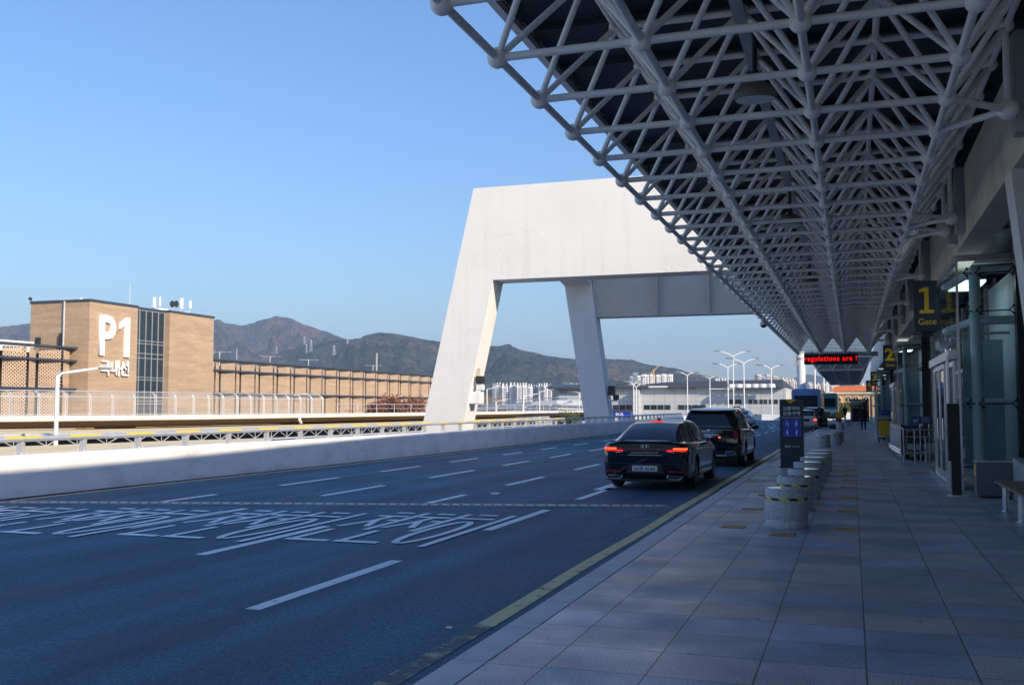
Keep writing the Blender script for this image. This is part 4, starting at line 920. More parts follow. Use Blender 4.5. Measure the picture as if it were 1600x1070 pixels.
tag(MB().box(-86, -82.5, 76, 84, 7.3, 8.5).build('roof_shelter', M['plaster'], bevel=.1), 'pale low shelter on the left car park roof by the tower', 'shelter')

# ================================================================== big white arch
def plaster_peel():
    m, N, L, P = new_mat('peeling_plaster'); g = N.new('ShaderNodeNewGeometry')
    def noi(sc, det, rough, dist=0):
        n = N.new('ShaderNodeTexNoise'); n.inputs['Scale'].default_value = sc; n.inputs['Detail'].default_value = det; n.inputs['Roughness'].default_value = rough; n.inputs['Distortion'].default_value = dist; L.new(g.outputs['Position'], n.inputs['Vector']); return n.outputs[0]
    def rng(s, a, b, c, d):
        r = N.new('ShaderNodeMapRange'); r.inputs[1].default_value = a; r.inputs[2].default_value = b; r.inputs[3].default_value = c; r.inputs[4].default_value = d; L.new(s, r.inputs[0]); return r.outputs[0]
    k = N.new('ShaderNodeMix'); k.data_type = 'RGBA'; L.new(rng(noi(.35, 6, .6), .4, .75, 0, .5), k.inputs[0]); k.inputs[6].default_value = (.80, .785, .75, 1); k.inputs[7].default_value = (.70, .68, .64, 1)
    mp = N.new('ShaderNodeMapping'); mp.inputs['Scale'].default_value = (1.6, 1.6, .10); L.new(g.outputs['Position'], mp.inputs[0])
    ns = N.new('ShaderNodeTexNoise'); ns.inputs['Scale'].default_value = 1; ns.inputs['Detail'].default_value = 7; ns.inputs['Roughness'].default_value = .65; L.new(mp.outputs[0], ns.inputs['Vector'])
    ks = N.new('ShaderNodeMix'); ks.data_type = 'RGBA'; L.new(rng(ns.outputs[0], .52, .75, 0, .45), ks.inputs[0]); L.new(k.outputs[2], ks.inputs[6]); ks.inputs[7].default_value = (.58, .555, .51, 1)
    L.new(ks.outputs[2], P.inputs['Base Color']); P.inputs['Roughness'].default_value = .85
    step = rng(noi(1.1, 6, .62, .8), .575, .59, 0, 1)           # lifted flakes with sharp edges
    mask = rng(noi(.22, 2, .5), .40, .55, 0, 1)
    mm = N.new('ShaderNodeMath'); mm.operation = 'MULTIPLY'; L.new(step, mm.inputs[0]); L.new(mask, mm.inputs[1])
    s2 = N.new('ShaderNodeMath'); s2.operation = 'MULTIPLY_ADD'; L.new(noi(6, 4, .6), s2.inputs[0]); s2.inputs[1].default_value = .12; L.new(mm.outputs[0], s2.inputs[2])
    b = N.new('ShaderNodeBump'); b.inputs['Strength'].default_value = .35; b.inputs['Distance'].default_value = .02; L.new(s2.outputs[0], b.inputs['Height']); L.new(b.outputs[0], P.inputs['Normal']); return m
M['peel'] = plaster_peel()
arch = thing('white_arch', 'huge white rendered concrete arch with inclined legs spanning the road', 'arch', (-18, 46, -7))
A = [(-21.75, -7), (-19.57, -7), (-16.33, 7.72), (6.5, 7.72), (7.0, 5.0), (9.5, 5.0), (8.3, 12.27), (-17.34, 12.27)]
MB().prism([(x, 45.0, z) for x, z in A], 'y', (0, 1.5, 0)).build('front_frame', M['peel'], arch)
LEG = [(-16.1, -7), (-14.5, -7), (-16.85, 10.3), (-17.1, 12), (-18.95, 12)]
LEG = [(-16.1 - .0, -7.0), (-14.48, -7.0), (-15.56, .88), (-16.5, 7.73), (-17.05, 11.9), (-18.95, 11.9), (-17.3, .88)]
MB().prism([(x, 66.0, z) for x, z in LEG], 'y', (0, 1.3, 0)).build('back_leg', M['plaster'], arch)
M['beige'] = mat('bounce_tinted_render', (.60, .55, .48), .85, var=.06, dirt=(.45, .40, .34), dscale=.4)  # warm light bounced onto the back beam is put into this colour
MB().box(-16.75, 6, 66.35, 67.5, 7.72, 11.7).build('back_beam', M['beige'], arch)
for px in (1028, 1108, 1190): x = gY(px, 455, 66.3).x; MB().prism([(x - .06, 66.345, 7.85), (x - .06, 66.345, 10.9), (x - .06, 65.5, 10.9), (x - .06, 66.1, 7.85)], 'x', (.12, 0, 0)).build('stiffener', M['beige'], arch)
fa, fb = gY(850, 436, 46.5), gY(897, 434, 46.5); ba, bb = gY(882, 447, 66), gY(923, 445, 66)
MB().hexa([(fa.x, 46.502, 8.6), (fb.x, 46.502, 8.6), (bb.x, 65.99, bb.z), (ba.x, 65.99, ba.z)], [(fa.x, 46.502, 12.0), (fb.x, 46.502, 12.0), (bb.x, 65.99, 11.88), (ba.x, 65.99, 11.88)]).build('side_beam', M['plaster'], arch)
def cctv(p, label):
    t = thing('security_camera', label, 'camera', tuple(p)); MB().box(p.x - .05, p.x + .5, p.y - .12, p.y + .12, p.z, p.z + .1).build('bracket', M['galv'], t)
    MB().box(p.x + .3, p.x + .62, p.y - .3, p.y + .2, p.z + .1, p.z + .45).build('housing', M['dark'], t, bevel=.03)
p = gY(742, 596, 45.7); b = MB().box(p.x - .3, p.x + .25, 45.3, 45.8, p.z - .1, p.z + .75); tag(b.build('beige_cabinet', mat('beige_box', (.5, .44, .34), .6), bevel=.03), 'beige cabinet fixed high on the big white leg', 'cabinet')
b = MB().box(p.x - .15, p.x + .45, 45.25, 45.8, p.z - 1.1, p.z - .5); b.box(p.x + .2, p.x + .6, 45.3, 45.5, p.z - .45, p.z - .15); tag(b.build('equipment_box', M['white'], bevel=.03), 'white equipment box below the beige cabinet on the leg', 'box')
b = gY(749, 602, 45.5); cctv(b + Vector((-.4, 0, 0)), 'small camera sticking out of the big white leg')
b = gY(956, 627, 66.4); cctv(b + Vector((-.1, -.2, 0)), 'dark camera on a bracket on the grey inclined leg'); b = gY(955.5, 612, 66.3); tag(MB().box(b.x - .2, b.x + .25, 66, 66.4, b.z - .25, b.z + .4).build('siren_box', M['dark']), 'small dark box above the camera on the grey leg', 'box')

# ================================================================== terminal front on the right
tb = thing('terminal_building', 'terminal building front with concrete beam, dark soffit and glass wall on the right', 'building', (6, 30, 0))
BX, BZ = 2.12, 4.80
MB().box(BX, BX + .5, -1.5, 126, BZ, 6.2).build('concrete_beam', M['beam'], tb)
MB().box(BX + .5, BX + 1.15, -1.5, 126, BZ + .06, BZ + .2).build('soffit_edge', mat('soffit_navy', (.022, .032, .048), .3, var=.1), tb)
s = MB(); x = BX + 1.16
while x < 6: s.box(x, x + .17, -1.5, 126, BZ + .18, BZ + .24); x += .2
s.build('ribbed_soffit', M['soffit'], tb)
s = MB(); yy = 1.0
while yy < 126: s.box(BX + .52, 6, yy, yy + .14, BZ + .02, BZ + .056); yy += 4.7
s.build('soffit_rib', M['grey_panel'], tb)
MB().box(6, 6.3, -1.5, 126, 0, BZ + .2).build('back_wall', M['interior'], tb)
MB().box(BX + .1, 40, -1.5, 126, 6.2, 7.6).build('upper_wall', M['beam'], tb)
MB().box(4, 40, 44, 72, 7.6, 24).build('shade_block', M['plaster'], tb)  # unseen mass, added and sized to shade the arch's back leg
# tapered pier at the right picture edge
pz = [gY(1581, 276, 14.7), gY(1599, 410, 14.7)]; dx_ = (pz[1].x - pz[0].x) / (pz[1].z - pz[0].z)
xt = pz[0].x + dx_ * (BZ - pz[0].z); xb = pz[0].x + dx_ * (0 - pz[0].z)
MB().hexa([(xb, 14.7, 0), (xb + 1.6, 14.7, 0), (xb + 1.6, 15.3, 0), (xb, 15.3, 0)], [(xt, 14.7, BZ - .004), (xt + 1.6, 14.7, BZ - .004), (xt + 1.6, 15.3, BZ - .004), (xt, 15.3, BZ - .004)]).build('inclined_pier', M['plaster'], tb)

# ================================================================== space-frame canopy
HC_, AX, AY, TT = 5.2, 1.5095, 1.4775, 1.045
X0, Y0 = -3.402, 8.028
I0, I1 = -4, 42
can = thing('space_frame_canopy', 'white tubular space frame canopy with ball joints under a dark deck', 'canopy', (-1, 30, HC_))
def LN(j, i): return Vector((X0 + AX * j, Y0 + AY * i, HC_))
def UN(j, i): return Vector((X0 + AX * (j + .5), Y0 + AY * (i + .5), HC_ + TT))
chords, webs, balls = [], [], []
for i in range(I0, I1 + 1):
    for j in range(4):
        balls.append((LN(j, i), .110))
        if i < I1: chords.append((LN(j, i), LN(j, i + 1)))
        if j < 3: chords.append((LN(j, i), LN(j + 1, i)))
for i in range(I0, I1):
    for j in range(4):
        balls.append((UN(j, i), .092))
        if i < I1 - 1: chords.append((UN(j, i), UN(j, i + 1)))
        if j < 3: chords.append((UN(j, i), UN(j + 1, i)))
        for a, b in ((j, i), (j + 1, i), (j, i + 1), (j + 1, i + 1)):
            if a < 4: webs.append((UN(j, i), LN(a, b)))
    # light edge struts at the outer chord
br_i = [3.5, 8.5, 9.5, 14.5, 19.5, 23.5, 28.5, 33.5, -1.5]
brk = [Vector((X0 + AX * 3.49, Y0 + AY * q, HC_)) for q in br_i]
for q, p in zip(br_i, brk):
    chords += [(p, LN(3, int(q - .5))), (p, LN(3, int(q + .5)))]; chords.append((p + Vector((0, 0, TT)), p)); balls.append((p, .125))
def rank(lst, mid):
    def key(e):
        p = mid(e); x, y, d = project(p)
        return d if (d > .5 and -60 < x < 1660 and -60 < y < 1130) else 1e6 + abs(d)
    return sorted(lst, key=key)
def make(lst, name, draw, mid, n=100, smooth=True):
    lst = rank(lst, mid)
    for e in lst[:n]: m_ = MB(); draw(m_, e); m_.build(name, M['steel'], can, smooth=smooth)
    m_ = MB()
    for e in lst[n:]: draw(m_, e)
    o = m_.build(name, M['steel'], can, smooth=smooth); o['kind'] = 'stuff'
def d_tube(r0):
    def f(m_, e):
        a, b = e; r = r0 * (.58 if (a.y > Y0 + 20 * AY and abs(a.y - b.y) < .01 and a.z < HC_ + .1) else 1); d = (b - a).normalized(); k = 10 if project((a + b) / 2)[2] < 25 else 6
        m_.tube(a + d * .06, b - d * .06, r, k, cap=False)
    return f
make(chords, 'chord_tube', d_tube(.043), lambda e: (e[0] + e[1]) / 2)
make(webs, 'web_tube', d_tube(.036), lambda e: (e[0] + e[1]) / 2)
def d_ball(m_, e):
    near = project(e[0])[2] < 25; m_.sphere(e[0], e[1], 16 if near else 8, 10 if near else 6)
make(balls, 'ball_joint', d_ball, lambda e: e[0])
# deck
YD0, YD1 = LN(0, I0).y - 1, LN(0, I1).y - .3
DZ = HC_ + TT + .16
MB().box(-3.86, 4.0, YD0, YD1, DZ, DZ + .16).build('roof_deck', M['deck'], can)
g = MB(); g.box(-3.96, -3.8, YD0, YD1, DZ - .07, DZ + .28); g.build('edge_gutter', M['steel'], can)
g = MB(); yy = YD0 + .3
while yy < YD1: g.box(-3.79, 2.1, yy, yy + .07, DZ - .07, DZ - .002); yy += AY
g.build('deck_purlin', M['deck'], can)
g = MB(); yy = YD0 + .4
while yy < 60: g.box(-3.75, -3.68, yy, yy + .03, DZ - .17, DZ - .07); yy += .74
g.box(-3.75, -3.68, YD0, YD1, DZ - .2, DZ - .17); g.build('gutter_bracket', M['dark'], can)
# cable tray and flood lamps
ct = MB(); ct.box(X0 + AX * 1.5 - .07, X0 + AX * 1.5 + .07, YD0, YD1 - 1, HC_ + TT - .16, HC_ + TT - .10); ct.build('cable_tray', M['galv'], can)
# pilasters that carry the brackets
for q, p in zip(br_i, brk):
    MB().box(1.955, BX - .003, p.y + .02, p.y + .34, 4.93, 6.19).build('pilaster', M['grey_panel'], tb, bevel=.01)
def flood(p, label):
    t = thing('flood_lamp', label, 'lamp', tuple(p)); R = Matrix.Rotation(radians(4), 3, 'X')
    MB().lathe(p, [(.10, .16), (.17, .13), (.24, .06), (.255, 0), (.25, -.05), (.235, -.055)], 24, R).build('housing', mat('lamp_housing', (.20, .17, .14), .5, var=.2), t, smooth=True)
    MB().lathe(p + Vector((0, 0, -.058)), [(.232, 0), (.232, -.006)], 24, R).build('lens', mat('lamp_lens', (.82, .84, .86), .3, var=.1), t)
    MB().tube(p + Vector((0, 0, .15)), (p.x, p.y, HC_ + TT - .16), .03, 8).build('stem', M['dark'], t)
    MB().box(p.x - .05, p.x + .05, p.y - .02, p.y + .02, p.z + .14, p.z + .30).build('bracket', M['dark'], t)
flood(gz(1180, 149, 5.42), 'round flood lamp nearest the camera hanging in the space frame')
LX = X0 + AX * 1.5
flood(Vector((LX, gz(1180, 149, 5.42).y + 8.9, 5.42)), 'second round flood lamp hanging further down the space frame')
flood(Vector((LX, gz(1180, 149, 5.42).y + 19, 5.42)), 'third round flood lamp deep inside the space frame')
p = gX(1193, 508, X0); t = thing('dome_camera', 'small dome camera hanging under the outer canopy edge', 'camera', tuple(p)); MB().tube((p.x, p.y, p.z), (p.x, p.y, HC_ - .08), .03, 6).build('stem', M['galv'], t); MB().sphere(p, .13, 10, 6, 1, 1, .9).build('dome', M['dark'], t, smooth=True); MB().lathe(p, [(.15, 0), (.15, .12), (.05, .16)], 12).build('cap', M['white'], t)

# ================================================================== second canopy beyond, with solid soffit
c2 = thing('far_canopy', 'far canopy with grey panel soffit and slanting struts beyond the LED board', 'canopy', (-1, 95, 4.4))
xa, xb_ = gY(1277, 577, 71.5).x, gY(1350, 577, 71.5).x; z2 = gY(1310, 577, 71.5).z
MB().hexa([(xa, 71.5, z2), (xb_, 71.5, z2), (xb_, 124, z2), (xa, 124, z2)], [(xa - .5, 71.5, z2 + .85), (xb_ + .5, 71.5, z2 + .85), (xb_ + .5, 124, z2 + .85), (xa - .5, 124, z2 + .85)]).build('soffit_box', M['grey_panel'], c2)
s = MB()
for k in range(4): x = xa + .02 + (xb_ - xa - .04) * k / 3; s.box(x - .05, x + .05, 71.45, 124, z2 - .08, z2 - .004)
s.box(xa, xb_, 71.38, 71.49, z2 - .1, z2 + .02); s.build('soffit_rib', M['steel'], c2)
for k in range(4):
    x = xa + .02 + (xb_ - xa - .04) * k / 3
    for d in (-.62, .62): MB().tube((x, 71.35, z2), (x + d, 70.8, z2 + .9), .055, 6).build('strut', M['steel'], c2)
MB().box(xa - .8, xb_ + .9, 70.45, 70.65, gY(1300, 557, 70.4).z, gY(1300, 550, 70.4).z).build('end_beam', M['grey_panel'], c2)
# LED board
pl, pr = gY(1256, 553.5, 66.3), gY(1340.5, 568.5, 66.3)
led = thing('led_board', 'black LED message board with red scrolling text hanging under the canopy end', 'sign', ((pl.x + pr.x) / 2, 66.3, pl.z))
MB().box(pl.x, pr.x, 66.3, 66.5, pr.z, pl.z).build('board', M['led_board'], led, bevel=.01)
for x in (pl.x + .5, pr.x - .5): MB().tube((x, 66.4, pl.z), (x, 66.4, HC_ - .05), .025, 6).build('hanger', M['dark'], led)
put_text('lettering', text_mesh('regulations are !', (pr.x - pl.x) * .97, .43, bold=.004, spacing=1.1), M['led_red'], led, ((pl.x + pr.x) / 2 - .01, 66.29, (pl.z + pr.z) / 2), FACE_BACK)
# white round column beyond
p = gY(1252, 600, 104); tp = gY(1252, 549, 104).z; cl = thing('white_column', 'thick white round column behind the blue bus under the canopy end', 'column', (p.x, 104, 0))
MB().lathe((p.x, 104, -.15), [(.42, 0), (.42, tp - .6), (.55, tp - .55), (.55, tp - .3), (.40, tp - .25), (.36, tp + .15)], 20).build('shaft', M['white'], cl, smooth=True); MB().box(p.x - .75, p.x - .4, 103.6, 104.2, tp - 1.4, tp - .6).build('junction_box', M['galv'], cl)
tag(MB().box(gY(1340, 600, 122).x, 3, 122, 122.4, 0, 4.6).build('end_wall', M['navy_panel']), 'dark wall at the far end of the covered walkway', 'wall') if False else None
# ================================================================== gate vestibules
VX = 1.98                                       # road face of the glass boxes
def vestibule(label):
    """local origin: the near road-side corner on the pavement; box runs +X 1.0 and +Y 5.6"""
    t = thing('gate_vestibule', label, 'entrance', (0, 0, 0)); W, Lq, Hh = 1.02, 5.6, 4.42
    fr = MB(); fr.box(-.02, W + .05, -.04, .04, Hh, Hh + .12); fr.box(-.04, .04, .05, Lq, Hh, Hh + .12)
    fr.box(-.025, .015, -.03, .03, 0, Hh - .002); fr.build('frame', M['alu'], t)
    MB().box(W, W + .2, -.06, .25, 0, Hh + .3).build('dark_post', M['dark'], t)
    zs = [.30, 1.66, 3.46, Hh - .01]
    for a, b in zip(zs, zs[1:]): MB().box(.02, W - .005, -.008, .008, a + .012, b - .012).build('glass_pane', M['glass'], t)
    MB().box(.02, W - .005, -.03, .03, .2, .298).build('bottom_rail', M['alu'], t)
    MB().tube((.34, .30, 0), (.34, .30, Hh - .1), .105, 16).build('round_column', M['teal_steel'], t, smooth=True)
    for z, r in ((Hh - .15, .085), (3.28, .085), (1.72, .05)): 
        m_ = MB(); m_.tube((.34, .30, z), (W, .30, z), r, 10); m_.tube((.34, .30, z), (.05, 3.2, z), r, 10); m_.build('tie_tube', M['teal_steel'], t, smooth=True)
    for z in (1.66, 3.46, Hh - .22):
        for x in (.12, .34, W - .1):
            m_ = MB()
            for dz in (-.07, .07): m_.tube((x, .10, z), (x + .06, -.015, z + dz), .012, 6); m_.sphere((x + .06, -.02, z + dz), .026, 8, 5)
            m_.tube((x, .10, z), (.34, .26, z), .014, 6); m_.build('spider_fitting', M['black'], t)
    MB().box(.25, W, 1.9, 2.0, .3, 3.0).build('inner_panel', M['interior'], t); MB().box(.60, .615, 1.885, 1.899, .3, 3.0).build('panel_joint', M['dark'], t)
    MB().box(.1, W, .9, 1.0, 3.05, 3.10).build('light_rail', M['galv'], t)
    MB().box(.2, .8, 2.4, 4.2, 4.28, 4.33).build('fill_panel', M['fill_glow'], t)  # added glowing panel, brightens the vestibule interior
    MB().box(W + .2, W + .9, .3, Lq, 0, Hh).build('inner_wall', M['interior'], t)
    # upper side glass over the doors
    for a, b in ((.06, 2.0), (2.03, 3.9), (3.93, Lq)): MB().box(-.012, .004, a, b, 2.86, Hh - .01).build('side_glass', M['glass'], t)
    # sliding doors on the road face
    MB().box(-.17, -.02, .3, Lq - .1, 2.54, 2.72).build('door_operator', M['alu'], t, bevel=.01)
    for k, (a, b, off) in enumerate(((.32, 1.55, 0), (1.6, 2.85, -.07), (2.9, 4.1, -.07), (4.15, 5.45, 0))):
        x = -.06 + off; d = MB(); d.box(x - .025, x + .025, a, a + .09, .09, 2.5); d.box(x - .025, x + .025, b - .09, b, .09, 2.5); d.box(x - .024, x + .024, a + .091, b - .091, 2.4, 2.499); d.box(x - .024, x + .024, a + .091, b - .091, .09, .24)
        dl = d.build('door_leaf', M['alu'], t); MB().box(x - .006, x + .006, a + .091, b - .091, .241, 2.399).build('door_pane', M['door_glass'], dl)
        MB().tube((x - .06, a + .14, .9), (x - .06, a + .14, 1.35), .014, 6).build('handle', M['chrome'], dl)
    MB().box(-.20, .0, .05, Lq, 0, .085).build('threshold', M['stainless'], t)
    MB().box(-.22, -.19, .02, .30, 0, 2.6).build('jamb', M['alu'], t); MB().box(-.20, -.04, .04, .20, .0, .30).build('plinth', M['stainless'], t)
    return t
lab = ['nearest glass vestibule under gate 1 with steel sliding doors', 'second glass vestibule under the gate 2 sign', 'third glass vestibule under the gate 3 sign', 'farthest glass vestibule under the gate 4 sign']
V0 = vestibule(lab[0]); GY = [21.0, 48.2, 86.5, 110.0]
for k in range(1, 4): copy_tree(V0, (VX, GY[k], 0), lab[k])
V0.location = (VX, GY[0], 0)
def gate_sign(n, px, py, Y, label):
    p = gY(px, py, Y); t = thing('gate_sign', label, 'sign', tuple(p)); w_, h_ = .285, .60
    MB().box(p.x - w_, p.x + w_, Y - .07, Y + .07, p.z - h_, p.z + h_).build('sign_box', M['navy_sign'], t, bevel=.012)
    if n == '1':
        q = [(-.05, -.31), (.05, -.31), (.05, .31), (-.03, .31), (-.16, .26), (-.16, .19), (-.05, .215)]; m_ = MB().prism([(p.x + a, Y - .078, p.z + .13 + b) for a, b in q], 'y', (0, .006, 0)); m_.box(p.x - .16, p.x - .0505, Y - .078, Y - .072, p.z - .18, p.z - .10); m_.box(p.x + .0505, p.x + .16, Y - .078, Y - .072, p.z - .18, p.z - .10); m_.build('numeral', M['yellow'], t)
    else: put_text('numeral', text_mesh(n, None, .62, bold=.035), M['yellow'], t, (p.x, Y - .075, p.z + .13), FACE_BACK)
    put_text('lettering', text_mesh('Gate', .40, None, bold=.01), M['yellow'], t, (p.x + .01, Y - .075, p.z - .38), FACE_BACK)
    MB().box(p.x + w_ + .002, 2.2, Y - .04, Y + .04, p.z + .15, p.z + .25).build('bracket', M['dark'], t)
gate_sign('1', 1447.5, 478, 25.6, 'nearest and largest navy gate sign, yellow numeral 1')
gate_sign('2', 1389.5, 558, 52.5, 'second navy gate sign hanging before the second vestibule, yellow numeral 2')
gate_sign('3', 1366, 591.5, 90.5, 'small distant navy gate sign with yellow number 3')
gate_sign('4', 1357.5, 603, 114, 'tiny farthest navy gate sign with yellow number 4')
# wall glazing between the vestibules
gw = thing('shopfront_glazing', 'dark glazed shopfront wall set back between the gate vestibules', 'glazing', (3.4, 30, 0))
for a, b in ((-1.8, 20.9), (26.8, 48.1), (54, 86.4), (92.3, 109.9)):
    MB().box(3.4, 3.44, a, b, .3, 4.7).build('pane', M['dark_glass'], gw); m_ = MB(); yy = a
    while yy <= b: m_.box(3.34, 3.398, yy - .04, yy + .04, 0, 4.75); yy += 1.9
    m_.box(3.35, 3.396, a, b, 2.7, 2.8); m_.box(3.33, 3.399, a, b, 0, .29); m_.build('mullion', M['alu'], gw)
# ================================================================== things along the wall
p = gz(1493.5, 774, 0); t = thing('black_post_sign', 'tall slim black post sign standing before the gate 1 doors', 'post', (p.x, p.y, 0))
MB().box(p.x - .11, p.x + .10, p.y - .03, p.y + .03, .62, 1.66).build('panel', M['black'], t, bevel=.01); MB().box(p.x - .06, p.x + .10, p.y - .028, p.y + .028, .02, .618).build('stem', M['black'], t); MB().box(p.x - .16, p.x + .22, p.y - .14, p.y + .14, 0, .018).build('base_plate', M['stainless'], t)
p = gz(1527, 778, 0); t = thing('steel_cabinet', 'low dark steel cabinet standing beside the gate 1 glass', 'cabinet', (p.x + .28, p.y + .2, 0))
MB().box(p.x, p.x + .60, p.y, p.y + .42, .05, .63).build('body', mat('cabinet_grey', (.13, .15, .17), .35, metal=.4, var=.1), t, bevel=.015); MB().box(p.x - .02, p.x + .62, p.y - .02, p.y + .44, .632, .66).build('lid', M['stainless'], t, bevel=.005)
MB().box(p.x - .006, p.x - .001, p.y + .06, p.y + .30, .38, .58).build('warning_label', M['yellow'], t); MB().box(p.x + .05, p.x + .55, p.y + .05, p.y + .37, 0, .05).build('foot', M['dark'], t)
p = gz(1505, 765, 0); t = MB().path([(p.x - .05, p.y + .1, .45), (2.9, p.y + .1, .45)], .025, 8); t.tube((2.0, p.y + .1, 0), (2.0, p.y + .1, .45), .025, 8); tag(t.build('low_rail', M['stainless'], smooth=True), 'low stainless rail linking the black post and the steel cabinet', 'rail')
# bench
bq = thing('slatted_bench', 'slatted bench with round steel legs at the right picture edge', 'bench', (2.32, 15.6, 0))
for k in range(5): MB().box(2.06 + k * .105, 2.06 + k * .105 + .088, 13.0, 17.1, .425, .465).build('seat_slat', M['wood'], bq, bevel=.008)
for Y in (17.0, 15.5, 14.0):
    l = MB().lathe((2.2, Y, 0), [(.085, 0), (.085, .015), (.05, .02), (.05, .39)], 14).build('leg', M['stainless'], bq, smooth=True)
    MB().box(2.05, 2.58, Y - .04, Y + .04, .392, .424).build('crossbar', M['dark'], bq)
    MB().lathe((2.5, Y, 0), [(.085, 0), (.085, .015), (.05, .02), (.05, .39)], 14).build('leg', M['stainless'], bq, smooth=True)
t = thing('grey_planter', 'grey metal planter box behind the slatted bench', 'planter', (3.0, 18, 0)); MB().hexa([(2.72, 17.2, 0), (3.3, 17.2, 0), (3.3, 19.3, 0), (2.62, 19.3, 0)], [(2.72, 17.2, .55), (3.3, 17.2, .55), (3.3, 19.3, .72), (2.62, 19.3, .72)]).build('body', M['grey_panel'], t, bevel=.01); MB().box(2.8, 3.25, 17.3, 19.2, .73, .76).build('soil', M['dark'], t)
# trolley corral
tc = thing('trolley_corral', 'stainless trolley corral with curved side panel and post rails before gate 2', 'corral', (1.7, 34, 0))
a, b = gz(1413, 722, 0), gz(1449, 722, 0)
r = MB(); ya = a.y
for k in range(4):
    x = a.x + (b.x + .25 - a.x) * k / 3; MB().tube((x, ya, 0), (x, ya, .95 if k in (0, 1, 3) else .72), .024, 8).build('post', M['stainless'], tc, smooth=True)
for z in (.95, .74, .28): r.tube((a.x, ya, z), (b.x + .25, ya, z), .022, 8)
r.path([(a.x, ya, .95), (a.x, ya + 2.0, .95)], .022, 8); r.build('rail', M['stainless'], tc, smooth=True)
rows = []
for k in range(9): u = k / 8; yy = ya + 1.2 + u * 6.0; xx = a.x - .02 - .12 * sin(u * pi * .5); rows.append([(xx, yy, .10), (xx, yy, 1.02)])
pn = MB().grid(rows).grid([[(q[0][0] + .06, q[0][1], .10), (q[0][0] + .06, q[0][1], 1.02)] for q in rows]); pn.build('side_panel', M['stainless'], tc, smooth=True)
r = MB(); r.path([(q[0][0] + .03, q[0][1], 1.04) for q in rows], .035, 8); r.build('handrail', M['black'], tc, smooth=True)
r = MB(); 
for z in (.20, .28): r.path([(q[0][0] - .03, q[0][1], z) for q in rows], .022, 6)
r.build('bumper', M['chrome'], tc, smooth=True)
p, q = gY(1423, 650, ya + 1.0), gY(1456, 662, ya + 1.0); t = thing('trolley_sign', 'navy trolley return sign board on posts above the corral', 'sign', ((p.x + q.x) / 2, ya + 1, 0))
MB().box(p.x, q.x, ya + 1.0, ya + 1.04, q.z, p.z).build('board', mat('sign_navy_blue', (.015, .03, .12), .4), t, bevel=.01)
M['pict'] = mat('pictogram_blue', (.35, .45, .62), .5)
m_ = MB(); x0 = p.x + .06; zc_ = (p.z + q.z) / 2
m_.box(x0, x0 + .13, ya + .994, ya + .999, zc_ - .05, zc_ + .02); m_.box(x0 + .13, x0 + .15, ya + .994, ya + .999, zc_ - .06, zc_ + .09); m_.box(x0 + .02, x0 + .05, ya + .994, ya + .999, zc_ - .09, zc_ - .06); m_.box(x0 + .09, x0 + .12, ya + .994, ya + .999, zc_ - .09, zc_ - .06); m_.build('trolley_pictogram', M['pict'], t)
m_ = MB()
for k in range(3): m_.box(x0 + .22, q.x - .04, ya + .994, ya + .999, zc_ + .06 - .06 * k, zc_ + .08 - .06 * k)
m_.build('text_line', M['pict'], t)
for x in (p.x + .25, q.x - .08): MB().tube((x, ya + 1.05, 0), (x, ya + 1.05, q.z), .018, 6).build('post', M['stainless'], t)
def trolley(x, y, label):
    t = thing('luggage_trolley', label, 'trolley', (x, y, 0), 'trolleys in the corral')
    f = MB(); 
    for s in (-.24, .24): f.path([(x + s, y + .35, .22), (x + s, y - .35, .18), (x + s, y - .45, .55), (x + s, y - .5, .98)], .018, 6)
    f.path([(x - .24, y - .5, .98), (x + .24, y - .5, .98)], .02, 6); f.path([(x - .24, y + .35, .22), (x + .24, y + .35, .22)], .018, 6); f.build('frame', M['chrome'], t, smooth=True)
    MB().box(x - .24, x + .24, y - .35, y + .35, .19, .215).build('deck', M['dark'], t); MB().box(x - .24, x + .24, y - .47, y - .40, .5, .8).build('basket', M['black'], t)
    MB().tube((x - .26, y - .5, .98), (x + .26, y - .5, .98), .026, 8).build('handle', mat('handle_blue', (.02, .05, .2), .5), t)
    for s in (-.2, .2):
        for v in (-.3, .3): MB().tube((x + s - .02, y + v, .07), (x + s + .02, y + v, .07), .07, 12).build('wheel', M['rubber'], t)
for k in range(4): trolley(a.x + .38, ya + 1.6 + k * .55, 'chrome luggage trolley parked in the corral, number %s from the near end' % ('one', 'two', 'three', 'four')[k])
for k in range(3): trolley(1.62, 50.6 + k * .9, 'chrome trolley standing behind the yellow cleaning cart, %s' % ('front', 'middle', 'rear')[k])
# cleaning cart and jug
p = gz(1382, 691, 0); t = thing('cleaning_cart', 'cleaning cart with yellow bag and blue lid near gate 2', 'cart', (p.x, p.y, 0)); x, y = p.x, p.y
f = MB()
for s in (-.26, .26):
    for v in (0, .75): f.tube((x + s, y + v, .12), (x + s, y + v, 1.0), .02, 6)
f.path([(x - .26, y, .18), (x + .26, y, .18), (x + .26, y + .75, .18), (x - .26, y + .75, .18), (x - .26, y, .18)], .022, 6); f.path([(x - .26, y, 1.0), (x + .26, y, 1.0), (x + .26, y + .75, 1.0), (x - .26, y + .75, 1.0), (x - .26, y, 1.0)], .022, 6); f.build('frame', M['dark'], t)
MB().hexa([(x - .19, y - .05, .28), (x + .19, y - .05, .28), (x + .19, y + .3, .28), (x - .19, y + .3, .28)], [(x - .24, y - .1, .98), (x + .24, y - .1, .98), (x + .24, y + .32, .98), (x - .24, y + .32, .98)]).build('yellow_bag', mat('yellow_vinyl', (.60, .42, .01), .45, var=.12, scale=6), t, bevel=.03)
